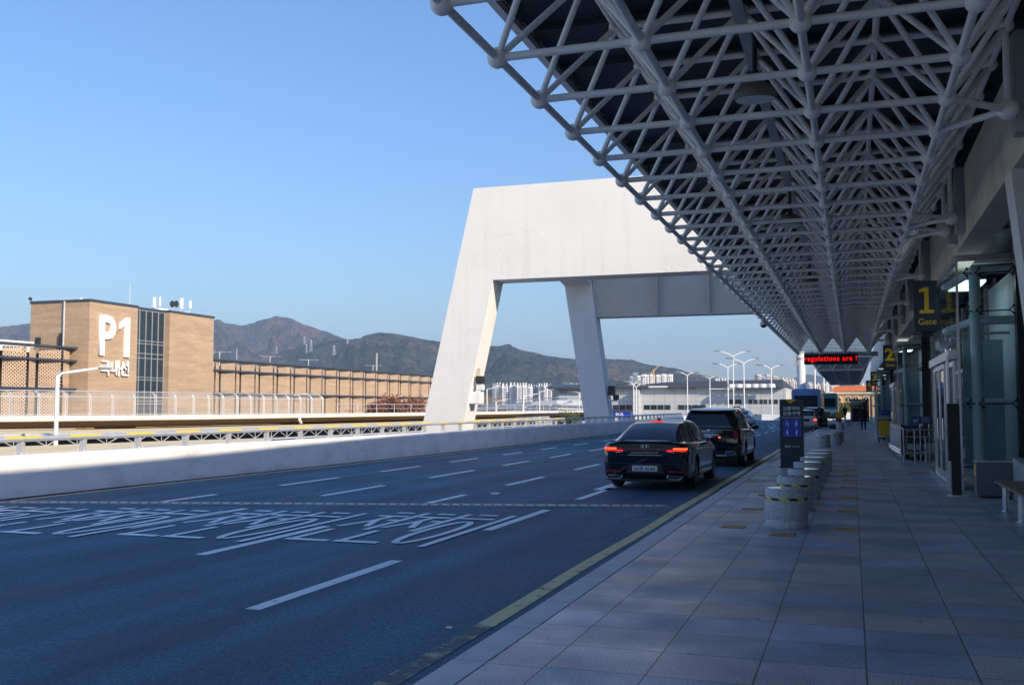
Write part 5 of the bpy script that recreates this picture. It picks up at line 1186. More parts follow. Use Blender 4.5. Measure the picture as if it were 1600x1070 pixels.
MB().box(x - .2, x + .2, y + .35, y + .74, .3, .95).build('bin', M['grey_panel'], t, bevel=.03); MB().hexa([(x - .24, y, 1.01), (x + .24, y, 1.01), (x + .24, y + .7, 1.01), (x - .24, y + .7, 1.01)], [(x - .15, y + .1, 1.2), (x + .18, y + .1, 1.2), (x + .18, y + .5, 1.2), (x - .15, y + .5, 1.2)]).build('grey_bundle', M['grey_panel'], t, bevel=.04)
MB().box(x - .12, x + .28, y + .2, y + .62, 1.205, 1.46).build('blue_box', mat('blue_plastic', (.01, .05, .30), .45), t, bevel=.03)
for s in (-.22, .22):
    for v in (.05, .7): MB().tube((x + s - .02, y + v, .06), (x + s + .02, y + v, .06), .06, 10).build('wheel', M['rubber'], t)
p = gz(1370, 689, 0); j = MB(); j.box(p.x - .12, p.x + .12, p.y - .1, p.y + .1, 0, .36); j.hexa([(p.x - .12, p.y - .1, .361), (p.x + .12, p.y - .1, .361), (p.x + .12, p.y + .1, .361), (p.x - .12, p.y + .1, .361)], [(p.x + .02, p.y - .06, .5), (p.x + .12, p.y - .06, .5), (p.x + .12, p.y + .06, .5), (p.x + .02, p.y + .06, .5)]); tag(j.build('white_jug', M['white'], bevel=.015), 'white plastic jug on the floor beside the cleaning cart', 'jug')

# ================================================================== bollards, tactile tiles, totem
def bollard_proto(r, h, label):
    t = thing('granite_bollard', label, 'bollard', (0, 0, 0))
    MB().lathe((0, 0, 0), [(r - .01, 0), (r, .012), (r, .095), (r - .004, .10), (r - .004, .106), (r, .111), (r, h - .03), (r - .012, h - .008), (r - .03, h)], 40).build('granite_drum', M['granite'], t, smooth=True)
    m, N, L, P = new_mat('hazard_tape'); tc_ = N.new('ShaderNodeTexCoord'); s_ = N.new('ShaderNodeSeparateXYZ'); L.new(tc_.outputs['Object'], s_.inputs[0])
    at = N.new('ShaderNodeMath'); at.operation = 'ARCTAN2'; L.new(s_.outputs[1], at.inputs[0]); L.new(s_.outputs[0], at.inputs[1])
    a1 = N.new('ShaderNodeMath'); a1.operation = 'MULTIPLY_ADD'; L.new(at.outputs[0], a1.inputs[0]); a1.inputs[1].default_value = 7 / (2 * pi); zz = N.new('ShaderNodeMath'); zz.operation = 'MULTIPLY'; zz.inputs[1].default_value = 6; L.new(s_.outputs[2], zz.inputs[0]); L.new(zz.outputs[0], a1.inputs[2])
    fr = N.new('ShaderNodeMath'); fr.operation = 'FRACT'; L.new(a1.outputs[0], fr.inputs[0]); lt = N.new('ShaderNodeMath'); lt.operation = 'LESS_THAN'; lt.inputs[1].default_value = .5; L.new(fr.outputs[0], lt.inputs[0])
    k = N.new('ShaderNodeMix'); k.data_type = 'RGBA'; L.new(lt.outputs[0], k.inputs[0]); k.inputs[6].default_value = (.02, .02, .02, 1); k.inputs[7].default_value = (.75, .56, .02, 1); L.new(k.outputs[2], P.inputs['Base Color']); P.inputs['Roughness'].default_value = .45
    b = MB(); n = 40; rr_ = r + .002; z0, z1 = h - .15, h - .115
    b.grid([[(rr_ * cos(2 * pi * i / n), rr_ * sin(2 * pi * i / n), zz_) for i in range(n + 1)] for zz_ in (z0, z1)]); b.build('hazard_tape', m, t, smooth='all', fix=False)
    MB().lathe((0, 0, h + .0005), [(r - .03, 0), (r - .03, .002)], 32).build('polished_top', mat('polished_granite', (.50, .50, .51), .12, var=.05, fine=.3, fscale=90), t)
    return t
ordn = ['nearest granite bollard, first of the near row', 'second granite bollard of the near row, partly behind the first', 'third granite bollard of the near row', 'fourth granite bollard of the near row', 'fifth granite bollard of the near row beside the totem', 'sixth granite bollard of the near row beyond the totem', 'seventh and last granite bollard of the near row']
bp = bollard_proto(.275, .515, ordn[0])
spots = [(-.86, 13.9), (-.875, 16.3), (-.83, 18.35), (-.85, 20.6), (-.82, 22.6), (-.80, 24.5), (-.78, 26.3)]
far = [(-1.12, 41.6, 'left bollard of the second cluster on the pavement'), (-.72, 44.8, 'middle bollard of the second cluster on the pavement'), (-.66, 48.4, 'rear bollard of the second cluster on the pavement'), (-.83, 74, 'bollard carrying the yellow and pink bags'), (-.42, 88.4, 'farthest bollard beyond the stacked bags')]
for k, (x, y) in enumerate(spots):
    if k: copy_tree(bp, (x, y, 0), ordn[k], 'granite bollards on the pavement', rz=k * 1.3)
for x, y, l in far: copy_tree(bp, (x, y, 0), l, 'granite bollards on the pavement', rz=x * 9)
bp.location = (*spots[0], 0); bp.rotation_euler = (0, 0, 2.0); bp['group'] = 'granite bollards on the pavement'
tm = mat('tactile_stud', (.62, .36, .12), .5, var=.2, scale=20, dirt=(.14, .10, .07), dscale=9, damt=.7)
tl = MB(); tl.box(-.16, .16, -.15, .15, .0005, .006)
for k in range(6): tl.box(-.145 + k * .052, -.145 + k * .052 + .03, -.14, .14, .006, .013)
tmesh = None
tspots = [(-1.53, 13.66), (-1.51, 16.14), (-1.49, 18.7), (-.86, 13.02), (-.1, 13.85), (-.09, 16.22), (-.09, 18.72), (-.09, 21.02), (-.08, 23.13), (-.06, 24.87), (-.05, 26.88), (-.62, 17.3), (-.06, 41.3), (-.06, 44), (-.06, 38.5), (1.50, 26.1)]
tlab = ['tactile tile nearest the kerb left of the first bollard', 'tactile tile left of the second bollard', 'tactile tile left of the third bollard', 'tactile tile directly in front of the first bollard', 'nearest tactile tile of the row right of the bollards', 'second tactile tile of the row right of the bollards', 'third tactile tile of the row right of the bollards', 'fourth tactile tile of the row right of the bollards', 'fifth tactile tile of the row right of the bollards', 'sixth tactile tile of the row right of the bollards', 'seventh tactile tile of the row right of the bollards', 'tactile tile half hidden right of the second bollard', 'far tactile tile by the second bollard cluster, middle', 'far tactile tile by the second bollard cluster, rear', 'far tactile tile by the second bollard cluster, front', 'tactile tile in front of the gate 1 doors']
for (x, y), l in zip(tspots, tlab):
    if tmesh is None: o = tl.build('tactile_tile', tm, bevel=.002); tmesh = o
    else: o = tmesh.copy(); C.objects.link(o)
    o.location = (x, y, 0); tag(o, 'brown ribbed ' + l, 'tactile tile', 'tactile tiles in the paving')
# totem
TY = 27.4; p0, p1 = gY(1219.5, 728, TY), gY(1256.5, 728, TY); TW = p1.x - p0.x; ttop = gY(1237, 623.5, TY).z; tcx = (p0.x + p1.x) / 2
to = thing('totem_sign', 'dark totem sign with priority user pictograms standing among the bollards', 'sign', (tcx, TY, 0))
MB().box(p0.x, p1.x, TY, TY + .22, .02, ttop).build('body', M['totem'], to, bevel=.008); MB().box(p0.x - .03, p1.x + .03, TY - .04, TY + .26, 0, .018).build('base_plate', M['dark'], to)
MB().prism([(tcx - .17, TY - .004, ttop - .008), (tcx + .13, TY - .004, ttop - .008), (tcx - .02, TY - .004, ttop - .12)], 'y', (0, .003, 0)).build('yellow_arrow', M['yellow'], to)
yy = TY - .004
put_text('lettering', text_mesh('교통약자', .44, .105, bold=.02), M['white_letter'], to, (tcx, yy, ttop - .245), FACE_BACK)
put_text('lettering', text_mesh('전용구역', .44, .105, bold=.02), M['white_letter'], to, (tcx, yy, ttop - .375), FACE_BACK)
M['totem_line'] = mat('totem_small_text', (.35, .38, .42), .5)
m_ = MB(); rnd = random.Random(5)
for zc2, hh in ((ttop - .468, .012), (ttop - .505, .008)):
    x = p0.x + .055
    while x < p1.x - .06: l = rnd.uniform(.015, .05); m_.box(x, min(x + l, p1.x - .05), yy, yy + .002, zc2 - hh, zc2 + hh); x += l + .008
m_.build('small_text', M['totem_line'], to)
M['pict_blue'] = mat('pictogram_panel_blue', (.025, .05, .60), .4); M['pict_edge'] = mat('pictogram_edge', (.18, .28, .62), .4)
def person_icon(m_, cx, cz, y, kind):
    def disc(px, pz, r): m_.prism([(cx + px + r * cos(t * pi / 6), y, cz + pz + r * sin(t * pi / 6)) for t in range(12)], 'y', (0, .002, 0))
    def poly(pts): m_.prism([(cx + a, y, cz + b) for a, b in pts], 'y', (0, .002, 0))
    if kind == 'chair':
        disc(-.012, .062, .014); poly([(-.022, .045), (-.004, .045), (.0, .005), (.036, .005), (.05, -.04), (.036, -.044), (.026, -.012), (-.018, -.012)])
        for t in range(10): a0, a1 = 2.2 + t * .42, 2.2 + (t + 1) * .42; poly([(.042 * cos(a0), -.03 + .042 * sin(a0)), (.042 * cos(a1), -.03 + .042 * sin(a1)), (.031 * cos(a1), -.03 + .031 * sin(a1)), (.031 * cos(a0), -.03 + .031 * sin(a0))])
    else:
        disc(.0, .066, .014); w_ = .030 if kind == 'pregnant' else .022
        poly([(-.018, .048), (.018, .048), (w_, -.01), (.016, -.078), (-.016, -.078), (-.024, -.01)])
        if kind == 'elder': poly([(-.040, .01), (-.034, .01), (-.034, -.078), (-.040, -.078)]); poly([(-.018, .046), (-.018, .03), (-.04, .004), (-.042, .012)])
        if kind == 'baby': disc(.022, .02, .016)
        if kind == 'pregnant': disc(-.022, .0, .022)
for k, kind in enumerate(('chair', 'elder', 'pregnant', 'baby')):
    cx = tcx + (-.118 if k % 2 == 0 else .118) + .008; cz = ttop - .64 - (0 if k < 2 else .235); s = .1
    e = MB(); e.obox((cx, yy + .001, cz), (2 * s + .014, .003, 2 * s + .014)); eo = e.build('pictogram', M['pict_edge'], to, bevel=.001)
    MB().obox((cx, yy - .001, cz), (2 * s, .003, 2 * s)).build('panel', M['pict_blue'], eo); m_ = MB(); person_icon(m_, cx, cz, yy - .0055, kind); m_.build('symbol', M['white_letter'], eo)
put_text('lettering', text_mesh('KAC', .15, .055, bold=.03), M['white_letter'], to, (tcx - .10, yy, ttop - 1.245), FACE_BACK)
m_ = MB()
for k in range(6): m_.box(tcx + .005 + k * .034, tcx + .033 + k * .034, yy, yy + .002, ttop - 1.262, ttop - 1.228)
m_.build('small_text', M['totem_line'], to)
# ================================================================== vehicles
def pch(st, y, k):
    """monotone cubic through the stations' column k"""
    n = len(st)
    if y <= st[0][0]: return st[0][k]
    if y >= st[-1][0]: return st[-1][k]
    i = 0
    while st[i + 1][0] < y: i += 1
    def sl(j): return (st[j + 1][k] - st[j][k]) / (st[j + 1][0] - st[j][0])
    def tg(j):
        if j == 0: return sl(0)
        if j == n - 1: return sl(n - 2)
        a, b = sl(j - 1), sl(j); return 0 if a * b <= 0 else 2 * a * b / (a + b)
    h = st[i + 1][0] - st[i][0]; t = (y - st[i][0]) / h
    return (2 * t**3 - 3 * t**2 + 1) * st[i][k] + (t**3 - 2 * t**2 + t) * h * tg(i) + (-2 * t**3 + 3 * t**2) * st[i + 1][k] + (t**3 - t**2) * h * tg(i + 1)
def cat(p, s):
    n = len(p) - 1; u = max(0.0, min(1.0, s)) * n; i = min(int(u), n - 1); t = u - i
    P = [p[max(i - 1, 0)], p[i], p[i + 1], p[min(i + 2, n)]]
    return tuple(.5 * (2 * P[1][c] + (P[2][c] - P[0][c]) * t + (2 * P[0][c] - 5 * P[1][c] + 4 * P[2][c] - P[3][c]) * t * t + (3 * P[1][c] - P[0][c] - 3 * P[2][c] + P[3][c]) * t**3) for c in (0, 1))
def body_half(st, y):
    w, zb, zm, zs, zt = (pch(st, y, k) for k in range(1, 6))
    return [(0, zb), (.70 * w, zb), (.93 * w, zb + .03), (.985 * w, zb + .14), (w, zm), (.985 * w, zs - .10), (.95 * w, zs - .01), (.86 * w, zs + (zt - zs) * .55), (.55 * w, zt), (0, zt + .012)]
def roof_half(st, y):
    wb, zb, wr, zr = (pch(st, y, k) for k in range(1, 5)); zr = max(zr, zb + .02)
    return [(wb + .01, zb - .06), (wb, zb + .01), (wb * .55 + wr * .45, zb + (zr - zb) * .48), (wr + .035, zr - (zr - zb) * .20), (wr - .05, zr - (zr - zb) * .045), (wr * .62, zr), (0, zr + .014)]
def loft(half, st, y0, y1, ny, ns):
    rows = []
    for i in range(ny + 1):
        y = y0 + (y1 - y0) * i / ny; p = half(st, y); h = [cat(p, s / ns) for s in range(ns + 1)]
        ring = [(x, y, z) for x, z in h] + [(-x, y, z) for x, z in reversed(h[1:-1])] if half is body_half else [(x, y, z) for x, z in h] + [(-x, y, z) for x, z in reversed(h[:-1])]
        rows.append(ring)
    mb = MB(); w = len(rows[0])
    for r in rows: mb.v += r
    closed = half is body_half
    for a in range(ny):
        for i in range(w if closed else w - 1):
            j = (i + 1) % w; mb.f.append((a * w + i, a * w + j, (a + 1) * w + j, (a + 1) * w + i))
    mb.f.append(tuple(range(w))); mb.f.append(tuple(range(ny * w + w - 1, ny * w - 1, -1)))
    if not closed:
        for a in range(ny): mb.f.append((a * w, (a + 1) * w, (a + 1) * w + w - 1, a * w + w - 1))
    return mb
def patch(half, st, ya, yb, s0, s1, side, off=.006, n=10, m=8):
    """sheet lying `off` proud of the loft between s0..s1; ya, yb may depend on s"""
    def P(y, s): x, z = cat(half(st, y), s); return Vector((x * side, y, z))
    rows = []
    for a in range(m + 1):
        s = s0 + (s1 - s0) * a / m; y0 = ya(s) if callable(ya) else ya; y1 = yb(s) if callable(yb) else yb; r = []
        for i in range(n + 1):
            y = y0 + (y1 - y0) * i / n; p = P(y, s); du = P(y + .02, s) - P(y - .02, s); dv = P(y, min(1, s + .02)) - P(y, max(0, s - .02)); nn = du.cross(dv) * side
            if nn.length < 1e-9: nn = Vector((0, 0, 1))
            nn.normalize(); c = Vector((side * .01, 0, .3)); 
            if nn.dot(p - Vector((0, y, .6))) < 0: nn = -nn
            r.append(p + nn * off)
        rows.append(r)
    return rows
def apply_cut(o, cutters):
    for c in cutters:
        md = o.modifiers.new('cut', 'BOOLEAN'); md.operation = 'DIFFERENCE'; md.solver = 'EXACT'; md.object = c
    bpy.context.view_layer.update()
    me = bpy.data.meshes.new_from_object(o.evaluated_get(bpy.context.evaluated_depsgraph_get()))
    old = o.data; o.modifiers.clear(); o.data = me; bpy.data.meshes.remove(old)
    for c in cutters: bpy.data.objects.remove(c)
    me.polygons.foreach_set('use_smooth', [True] * len(me.polygons))
    try: me.set_sharp_from_angle(angle=radians(38))
    except Exception: pass
SEDAN = dict(L=4.93, R=.335, axles=(1.05, 3.90), tr=.80,
  body=[(0.0, .80, .36, .55, .91, .97), (.05, .865, .27, .55, .94, 1.015), (.14, .90, .23, .56, .955, 1.02), (.45, .928, .2, .6, .975, 1.01), (1.0, .936, .19, .62, .97, 1.0), (2.5, .93, .18, .6, .95, .965), (3.6, .932, .18, .6, .92, .975), (4.25, .915, .19, .56, .86, .91), (4.7, .86, .22, .5, .76, .80), (4.88, .75, .26, .45, .64, .68), (4.93, .62, .31, .45, .58, .62)],
  roof=[(.30, .80, .975, .61, .995), (.55, .82, .975, .60, 1.115), (1.0, .835, .97, .585, 1.285), (1.5, .845, .965, .58, 1.405), (2.1, .85, .955, .59, 1.45), (2.7, .85, .95, .595, 1.44), (3.1, .845, .945, .60, 1.37), (3.5, .84, .94, .61, 1.20), (3.95, .82, .93, .62, .96)],
  rear=(.40, 1.48, .56), side=[(lambda s: 1.02 + (s - .19) * 1.7, 1.62), (1.68, 2.52), (2.58, lambda s: 3.62 - (s - .19) * 1.9)], sd=(.19, .57), wind=(2.95, 3.85))
SUV = dict(L=4.81, R=.365, axles=(.98, 3.80), tr=.81,
  body=[(0.0, .82, .42, .62, 1.02, 1.10), (.04, .88, .33, .62, 1.06, 1.13), (.14, .925, .28, .64, 1.08, 1.14), (.5, .945, .26, .66, 1.09, 1.13), (1.0, .952, .25, .68, 1.08, 1.11), (2.4, .95, .25, .66, 1.05, 1.08), (3.5, .95, .25, .66, 1.03, 1.08), (4.2, .935, .26, .62, .98, 1.03), (4.6, .88, .29, .58, .88, .93), (4.77, .78, .33, .52, .74, .80), (4.81, .66, .38, .52, .66, .72)],
  roof=[(.06, .81, 1.09, .70, 1.12), (.16, .84, 1.09, .68, 1.32), (.30, .86, 1.085, .67, 1.55), (.48, .865, 1.08, .665, 1.66), (1.0, .87, 1.075, .66, 1.70), (2.0, .87, 1.06, .655, 1.715), (2.6, .87, 1.055, .65, 1.69), (3.0, .865, 1.05, .65, 1.60), (3.4, .86, 1.045, .65, 1.40), (3.85, .84, 1.04, .65, 1.06)],
  rear=(.10, .40, .60), side=[(lambda s: .62 + (s - .19) * .5, 1.50), (1.56, 2.44), (2.50, lambda s: 3.55 - (s - .19) * 1.8)], sd=(.19, .60), wind=(2.8, 3.75))
def wheel(root, x, y, R, side):
    T = MB(); rot = Matrix.Rotation(pi / 2, 3, 'Y')
    T.lathe((x, y, R), [(R * .62, -.11), (R * .93, -.105), (R, -.075), (R, .075), (R * .93, .105), (R * .62, .11)], 28, rot); o = T.build('wheel', M['rubber'], root, smooth=True)
    r = MB(); xf = x + side * .10
    r.lathe((xf, y, R), [(R * .66, -.02), (R * .66, .012), (R * .60, .012), (R * .60, -.015)], 28, rot)
    for k in range(10):
        a = k * pi / 5 + (.10 if k % 2 else -.10); r.tube((xf, y + .03 * cos(a), R + .03 * sin(a)), (xf, y + R * .63 * cos(a), R + R * .63 * sin(a)), .022, 5)
    r.lathe((xf, y, R), [(.06, -.02), (.06, .02), (.03, .03)], 12, rot); r.build('rim', M['rim'], o, smooth=True)
    MB().lathe((x + side * .05, y, R), [(R * .6, -.01), (R * .6, .01)], 20, rot).build('brake_disc', M['dark'], o)
def car(spec, paint, name, label, cat_, loc, style, plate=None, group=None, lit=True):
    t = thing(name, label, cat_, (0, 0, 0), group); L_ = spec['L']; B, G = spec['body'], spec['roof']
    bo = loft(body_half, B, 0, L_, 70, 36).build('body', paint, t, smooth=True)
    cuts = []
    for y in spec['axles']:
        for s in (-1, 1):
            c = MB().tube((s * .66, y, spec['R'] + .01), (s * 1.2, y, spec['R'] + .01), spec['R'] + .065, 28).build('cutter', None); cuts.append(c)
    apply_cut(bo, cuts)
    loft(roof_half, G, G[0][0], G[-1][0], 40, 24).build('cabin', paint, t, smooth=True)
    for y in spec['axles']:
        for s in (-1, 1):
            wheel(t, s * spec['tr'], y, spec['R'], s)
            a = MB(); rr_ = spec['R'] + .055
            rows = [[(s * xx, y + rr_ * cos(q * pi / 14 ), spec['R'] + .01 + rr_ * sin(q * pi / 14)) for q in range(15)] for xx in (.55, spec['tr'] + .10)]
            a.grid(rows); a.build('arch_liner', M['black'], t, smooth='all', fix=False)
    MB().box(-.62, .62, .35, L_ - .5, .16, .30).build('underbody', M['black'], t)
    r0, r1, rs = spec['rear']; g_ = MB()
    R_ = patch(roof_half, G, r0, r1, rs, 1, 1, n=14, m=10); Lp = patch(roof_half, G, r0, r1, rs, 1, -1, n=14, m=10)
    g_.grid(R_ + Lp[::-1][1:]); g_.build('rear_window', M['car_glass'], t, smooth='all')
    w0, w1 = spec['wind']; g_ = MB(); R_ = patch(roof_half, G, w0, w1, rs, 1, 1, n=8); Lp = patch(roof_half, G, w0, w1, rs, 1, -1, n=8); g_.grid(R_ + Lp[::-1][1:]); g_.build('windscreen', M['car_glass'], t, smooth='all')
    for s in (-1, 1):
        for a, b in spec['side']: MB().grid(patch(roof_half, G, a, b, spec['sd'][0], spec['sd'][1], s)).build('side_window', M['car_glass'], t, smooth='all')
        a0 = spec['side'][0][0]; b0 = spec['side'][-1][1]
        tr = MB(); top = [patch(roof_half, G, a0, b0, spec['sd'][1] + .01, spec['sd'][1] + .03, s, off=.009, n=26, m=1), patch(roof_half, G, a0, b0, spec['sd'][0] - .035, spec['sd'][0] - .01, s, off=.009, n=26, m=1)]
        for q in top: tr.grid(q)
        tr.build('window_trim', M['chrome'], t, smooth='all')
        # mirror, door handles, shut lines
        y = spec['side'][-1][0] + .72; z = pch(B, y, 4)
        m_ = MB().sphere((s * 1.03, y, z + .06), 1, 12, 8, .12, .08, .075); m_.tube((s * .84, y + .03, z + .02), (s * .98, y + .02, z + .04), .025, 6); mo = m_.build('mirror', paint, t, smooth=True)
        MB().sphere((s * 1.03, y - .015, z + .06), 1, 10, 6, .10, .072, .06).build('mirror_glass', M['car_glass'], mo, smooth=True)
        for k, (a, b) in enumerate(spec['side'][:2] if style == 'sedan' else spec['side'][1:]):
            yh = (a if not callable(a) else 1.3) + .12 + .5 * (style != 'sedan') * 0; p = Vector(((cat(body_half(B, yh), .56)[0] + .012) * s, yh, pch(B, yh, 4) - .13)); MB().box(min(p.x, p.x - s * .03), max(p.x, p.x - s * .03), yh - .09, yh + .09, p.z - .013, p.z + .013).build('door_handle', M['chrome'], t, bevel=.004)
        for yh in (1.62, 2.55, 3.45) if style == 'sedan' else (1.52, 2.47, 3.4):
            rows = [[(s * (cat(body_half(B, yy), u)[0] + .002), yy, cat(body_half(B, yy), u)[1]) for yy in (yh - .004, yh + .004)] for u in [.33 + .34 * q / 10 for q in range(11)]]; MB().grid(rows).build('shut_line', M['black'], t, fix=False)
        rows = [[(s * (cat(body_half(B, yy), u)[0] + .004), yy, cat(body_half(B, yy), u)[1]) for yy in [1.5 + 2.0 * q / 10 for q in range(11)]] for u in (.30, .325)]; MB().grid(rows).build('sill_trim', M['chrome'] if style == 'sedan' else M['galv'], t, fix=False, smooth='all')
    def ys(x):
        a = abs(x); lo, hi = 0.0, .6
        if a <= pch(B, 0, 1) * .9: return -.002
        for _ in range(24):
            m2 = (lo + hi) / 2
            if pch(B, m2, 1) * .985 < a: lo = m2
            else: hi = m2
        return lo * .9 - .004
    def strip(name, x0, x1, zlo, zhi, m_, off=.012, n=16, parent=None):
        rows = [[], [], [], []]
        for i in range(n + 1):
            x = x0 + (x1 - x0) * i / n; y = ys(x) - off; a, b = zlo(x) if callable(zlo) else zlo, zhi(x) if callable(zhi) else zhi
            rows[0].append((x, y + off * 3, a)); rows[1].append((x, y, a)); rows[2].append((x, y, b)); rows[3].append((x, y + off * 3, b))
        return MB().grid(rows).build(name, m_, parent or t, smooth=True)
    if style == 'sedan':
        strip('lamp_bar', -.90, .90, lambda x: .835 - .045 * max(0, (abs(x) - .42) / .48), lambda x: .885 + .02 * max(0, (abs(x) - .42) / .48), M['tail_red'], n=30)
        for s in (-1, 1):
            strip('tail_lamp', s * .47, s * .86, .825, .842, M['tail_on'] if lit else M['tail_red'], .02, 8); strip('tail_lamp', s * .60, s * .88, .856, .888, M['tail_hot'] if lit else M['tail_red'], .02, 8)
            strip('reflector', s * .50, s * .87, .385, .415, M['tail_red'], .014, 8)
            e = MB(); cx = s * .63; pts = [(cx - .15, .315), (cx + .13, .315), (cx + .16, .285), (cx + .09, .235), (cx - .12, .235), (cx - .17, .28)]
            e.path([(x, ys(x) + .005, z) for x, z in pts + pts[:1]], .011, 6); eo = e.build('exhaust_trim', M['chrome'], t); MB().prism([(x, ys(x) + .02, z) for x, z in pts], 'y', (0, .04, 0)).build('exhaust', M['black'], eo)
        cur = [(-.62, .79), (-.5, .80), (-.36, .845), (-.24, .86), (.24, .86), (.36, .845), (.5, .80), (.62, .79)]
        MB().path([(x, ys(x) - .012, z) for x, z in cur], .010, 6).build('chrome_line', M['chrome'], t, smooth=True)
        MB().prism([(-.34, -.004, .775), (.34, -.004, .775), (.27, -.004, .845), (-.27, -.004, .845)], 'y', (0, -.005, 0)).build('boot_recess', M['black'], t)
        MB().box(-.36, .36, -.008, .01, .73, .742).build('boot_edge', M['chrome'], t)
        put_text('lettering', text_mesh('GRANDEUR', .56, .030, bold=.02, spacing=1.5), M['chrome'], t, (.0, -.012, .785), FACE_BACK)
        strip('boot_lip', -.80, .80, 1.005, 1.028, paint, .03, 20); strip('bumper_crease', -.86, .86, .555, .565, M['black'], .006, 20)
        MB().prism([(-.40, -.006, .36), (.40, -.006, .36), (.33, -.006, .57), (-.33, -.006, .57)], 'y', (0, .004, 0)).build('plate_recess', M['black'], t)
        strip('lower_valance', -.80, .80, .205, .235, M['black'], .01, 16)
        MB().path([(-.66, .40, 1.0), (-.45, .365, 1.025), (0, .35, 1.035), (.45, .365, 1.025), (.66, .40, 1.0)], .013, 6).build('glass_trim', M['chrome'], t, smooth=True)
        e = MB(); n = 20; zc = .925
        e.path([(.085 * cos(2 * pi * k / n), -.012, zc + .043 * sin(2 * pi * k / n)) for k in range(n + 1)], .008, 6); e.tube((-.045, -.014, zc - .03), (-.028, -.014, zc + .03), .009, 6); e.tube((.028, -.014, zc - .03), (.045, -.014, zc + .03), .009, 6); e.tube((-.036, -.014, zc - .006), (.036, -.014, zc + .006), .008, 6); e.build('emblem', M['chrome'], t, smooth=True)
        zr = pch(G, 1.56, 4)
        if lit: MB().box(-.13, .13, 1.44, 1.50, zr - .035, zr + .02).build('brake_lamp', M['tail_on'], t)
        fz = pch(G, 1.75, 4); f = MB(); f.hexa([(-.03, 1.62, fz), (.03, 1.62, fz), (.03, 1.85, fz), (-.03, 1.85, fz)], [(-.006, 1.60, fz + .075), (.006, 1.60, fz + .075), (.006, 1.66, fz + .075), (-.006, 1.66, fz + .075)]); f.build('aerial_fin', paint, t)
        pz_ = .46
    else:
        for s in (-1, 1):
            for a in (.70, .83): strip('tail_lamp', s * a, s * (a + .085), .80, 1.06, M['tail_red'] if not (lit and a > .8) else M['tail_red'], .016, 6)
            e = MB(); cx = s * .60; pts = [(cx - .15, .40), (cx - .11, .44), (cx + .11, .44), (cx + .15, .40), (cx + .11, .36), (cx - .11, .36)]; e.path([(x, ys(x) - .004, z) for x, z in pts + pts[:1]], .012, 6); e.build('exhaust_trim', M['chrome'], t)
            strip('reflector', s * .70, s * .84, .46, .50, M['tail_red'], .012, 6)
            MB().path([(s * .63, .75, 1.70), (s * .625, .9, 1.745), (s * .61, 2.5, 1.75), (s * .61, 2.75, 1.70)], .02, 8).build('roof_rail', M['galv'], t, smooth=True)
        MB().hexa([(-.62, .30, 1.60), (.62, .30, 1.60), (.60, .62, 1.665), (-.60, .62, 1.665)], [(-.60, .24, 1.645), (.60, .24, 1.645), (.58, .62, 1.70), (-.58, .62, 1.70)]).build('spoiler', paint, t, bevel=.015)
        MB().box(-.30, .30, .232, .25, 1.615, 1.64).build('brake_lamp', M['tail_red'], t)
        strip('valance', -.82, .82, .30, .42, M['black'], .012, 16); strip('skid_trim', -.5, .5, .315, .345, M['galv'], .02, 8); MB().box(-.36, .36, -.02, .01, 1.005, 1.03).build('tailgate_trim', M['chrome'], t)
        MB().prism([(-.36, -.006, .77), (.36, -.006, .77), (.33, -.006, .97), (-.33, -.006, .97)], 'y', (0, .004, 0)).build('plate_recess', M['black'], t)
        strip('tailgate_seam', -.80, .80, .60, .612, M['black'], .004, 16)
        MB().sphere((0, -.012, 1.06), 1, 12, 6, .07, .012, .03).build('emblem', M['chrome'], t, smooth=True)
        pz_ = .90
    if plate:
        po = MB().box(-.265, .265, -.03, -.012, pz_ - .058, pz_ + .058).build('number_plate', M['plate'], t, bevel=.006)
        tx, wdt, xo = plate; put_text('plate_lettering', text_mesh(tx, wdt, .075, bold=.02), M['plate_text'], po, (xo, -.033, pz_), FACE_BACK)
    t.location = loc; return t
Zr = Z_ROAD + .006
sed = car(SEDAN, M['car_black'], 'saloon_car', 'black saloon car with lit brake lamps parked at the kerb, number plate 4160', 'car', (-4.13, 20.72, Zr), 'sedan', ('36호 4160', .45, 0))
o_ = MB().sphere((1.03 + .105, 3.28, 1.02), 1, 8, 5, .03, .03, .02).build('turn_lamp', M['tail_hot'], None); o_.parent = sed
suv = car(SUV, M['car_black'], 'sport_utility_car', 'black SUV with roof rails parked right in front of the black saloon', 'car', (-3.98, 29.6, Zr), 'suv', ('2058', .20, .14), lit=False)
taxi = car(SEDAN, M['car_white'], 'taxi', 'white taxi with green roof light driving away in the far lane', 'taxi', (-9.55, 92, Zr), 'sedan', None, lit=False)
tl_ = MB().box(-.2, .2, 2.0, 2.2, 1.47, 1.60).build('roof_light', mat('taxi_light_green', (.05, .35, .22), .4), None, bevel=.03); tl_.parent = taxi
p = gY(1258, 671, 76); wc = car(SUV, M['car_white'], 'hatchback_car', 'silver white hatchback with red lamp stopped at the kerb beyond the totem', 'car', (p.x, 75.5, Zr), 'suv', None, lit=True)
for s in (-1, 1): o_ = MB().box(s * .80 - .10, s * .80 + .10, -.03, .02, .83, .98).build('tail_lamp', M['tail_hot']); o_.parent = wc
wc.scale = (.93, .93, .90)
p = gY(1276, 668, 84); car(SUV, M['car_black'], 'estate_car', 'black SUV behind the silver hatchback, in front of the blue bus', 'car', (p.x - .1, 83, Zr), 'suv', None, lit=False)
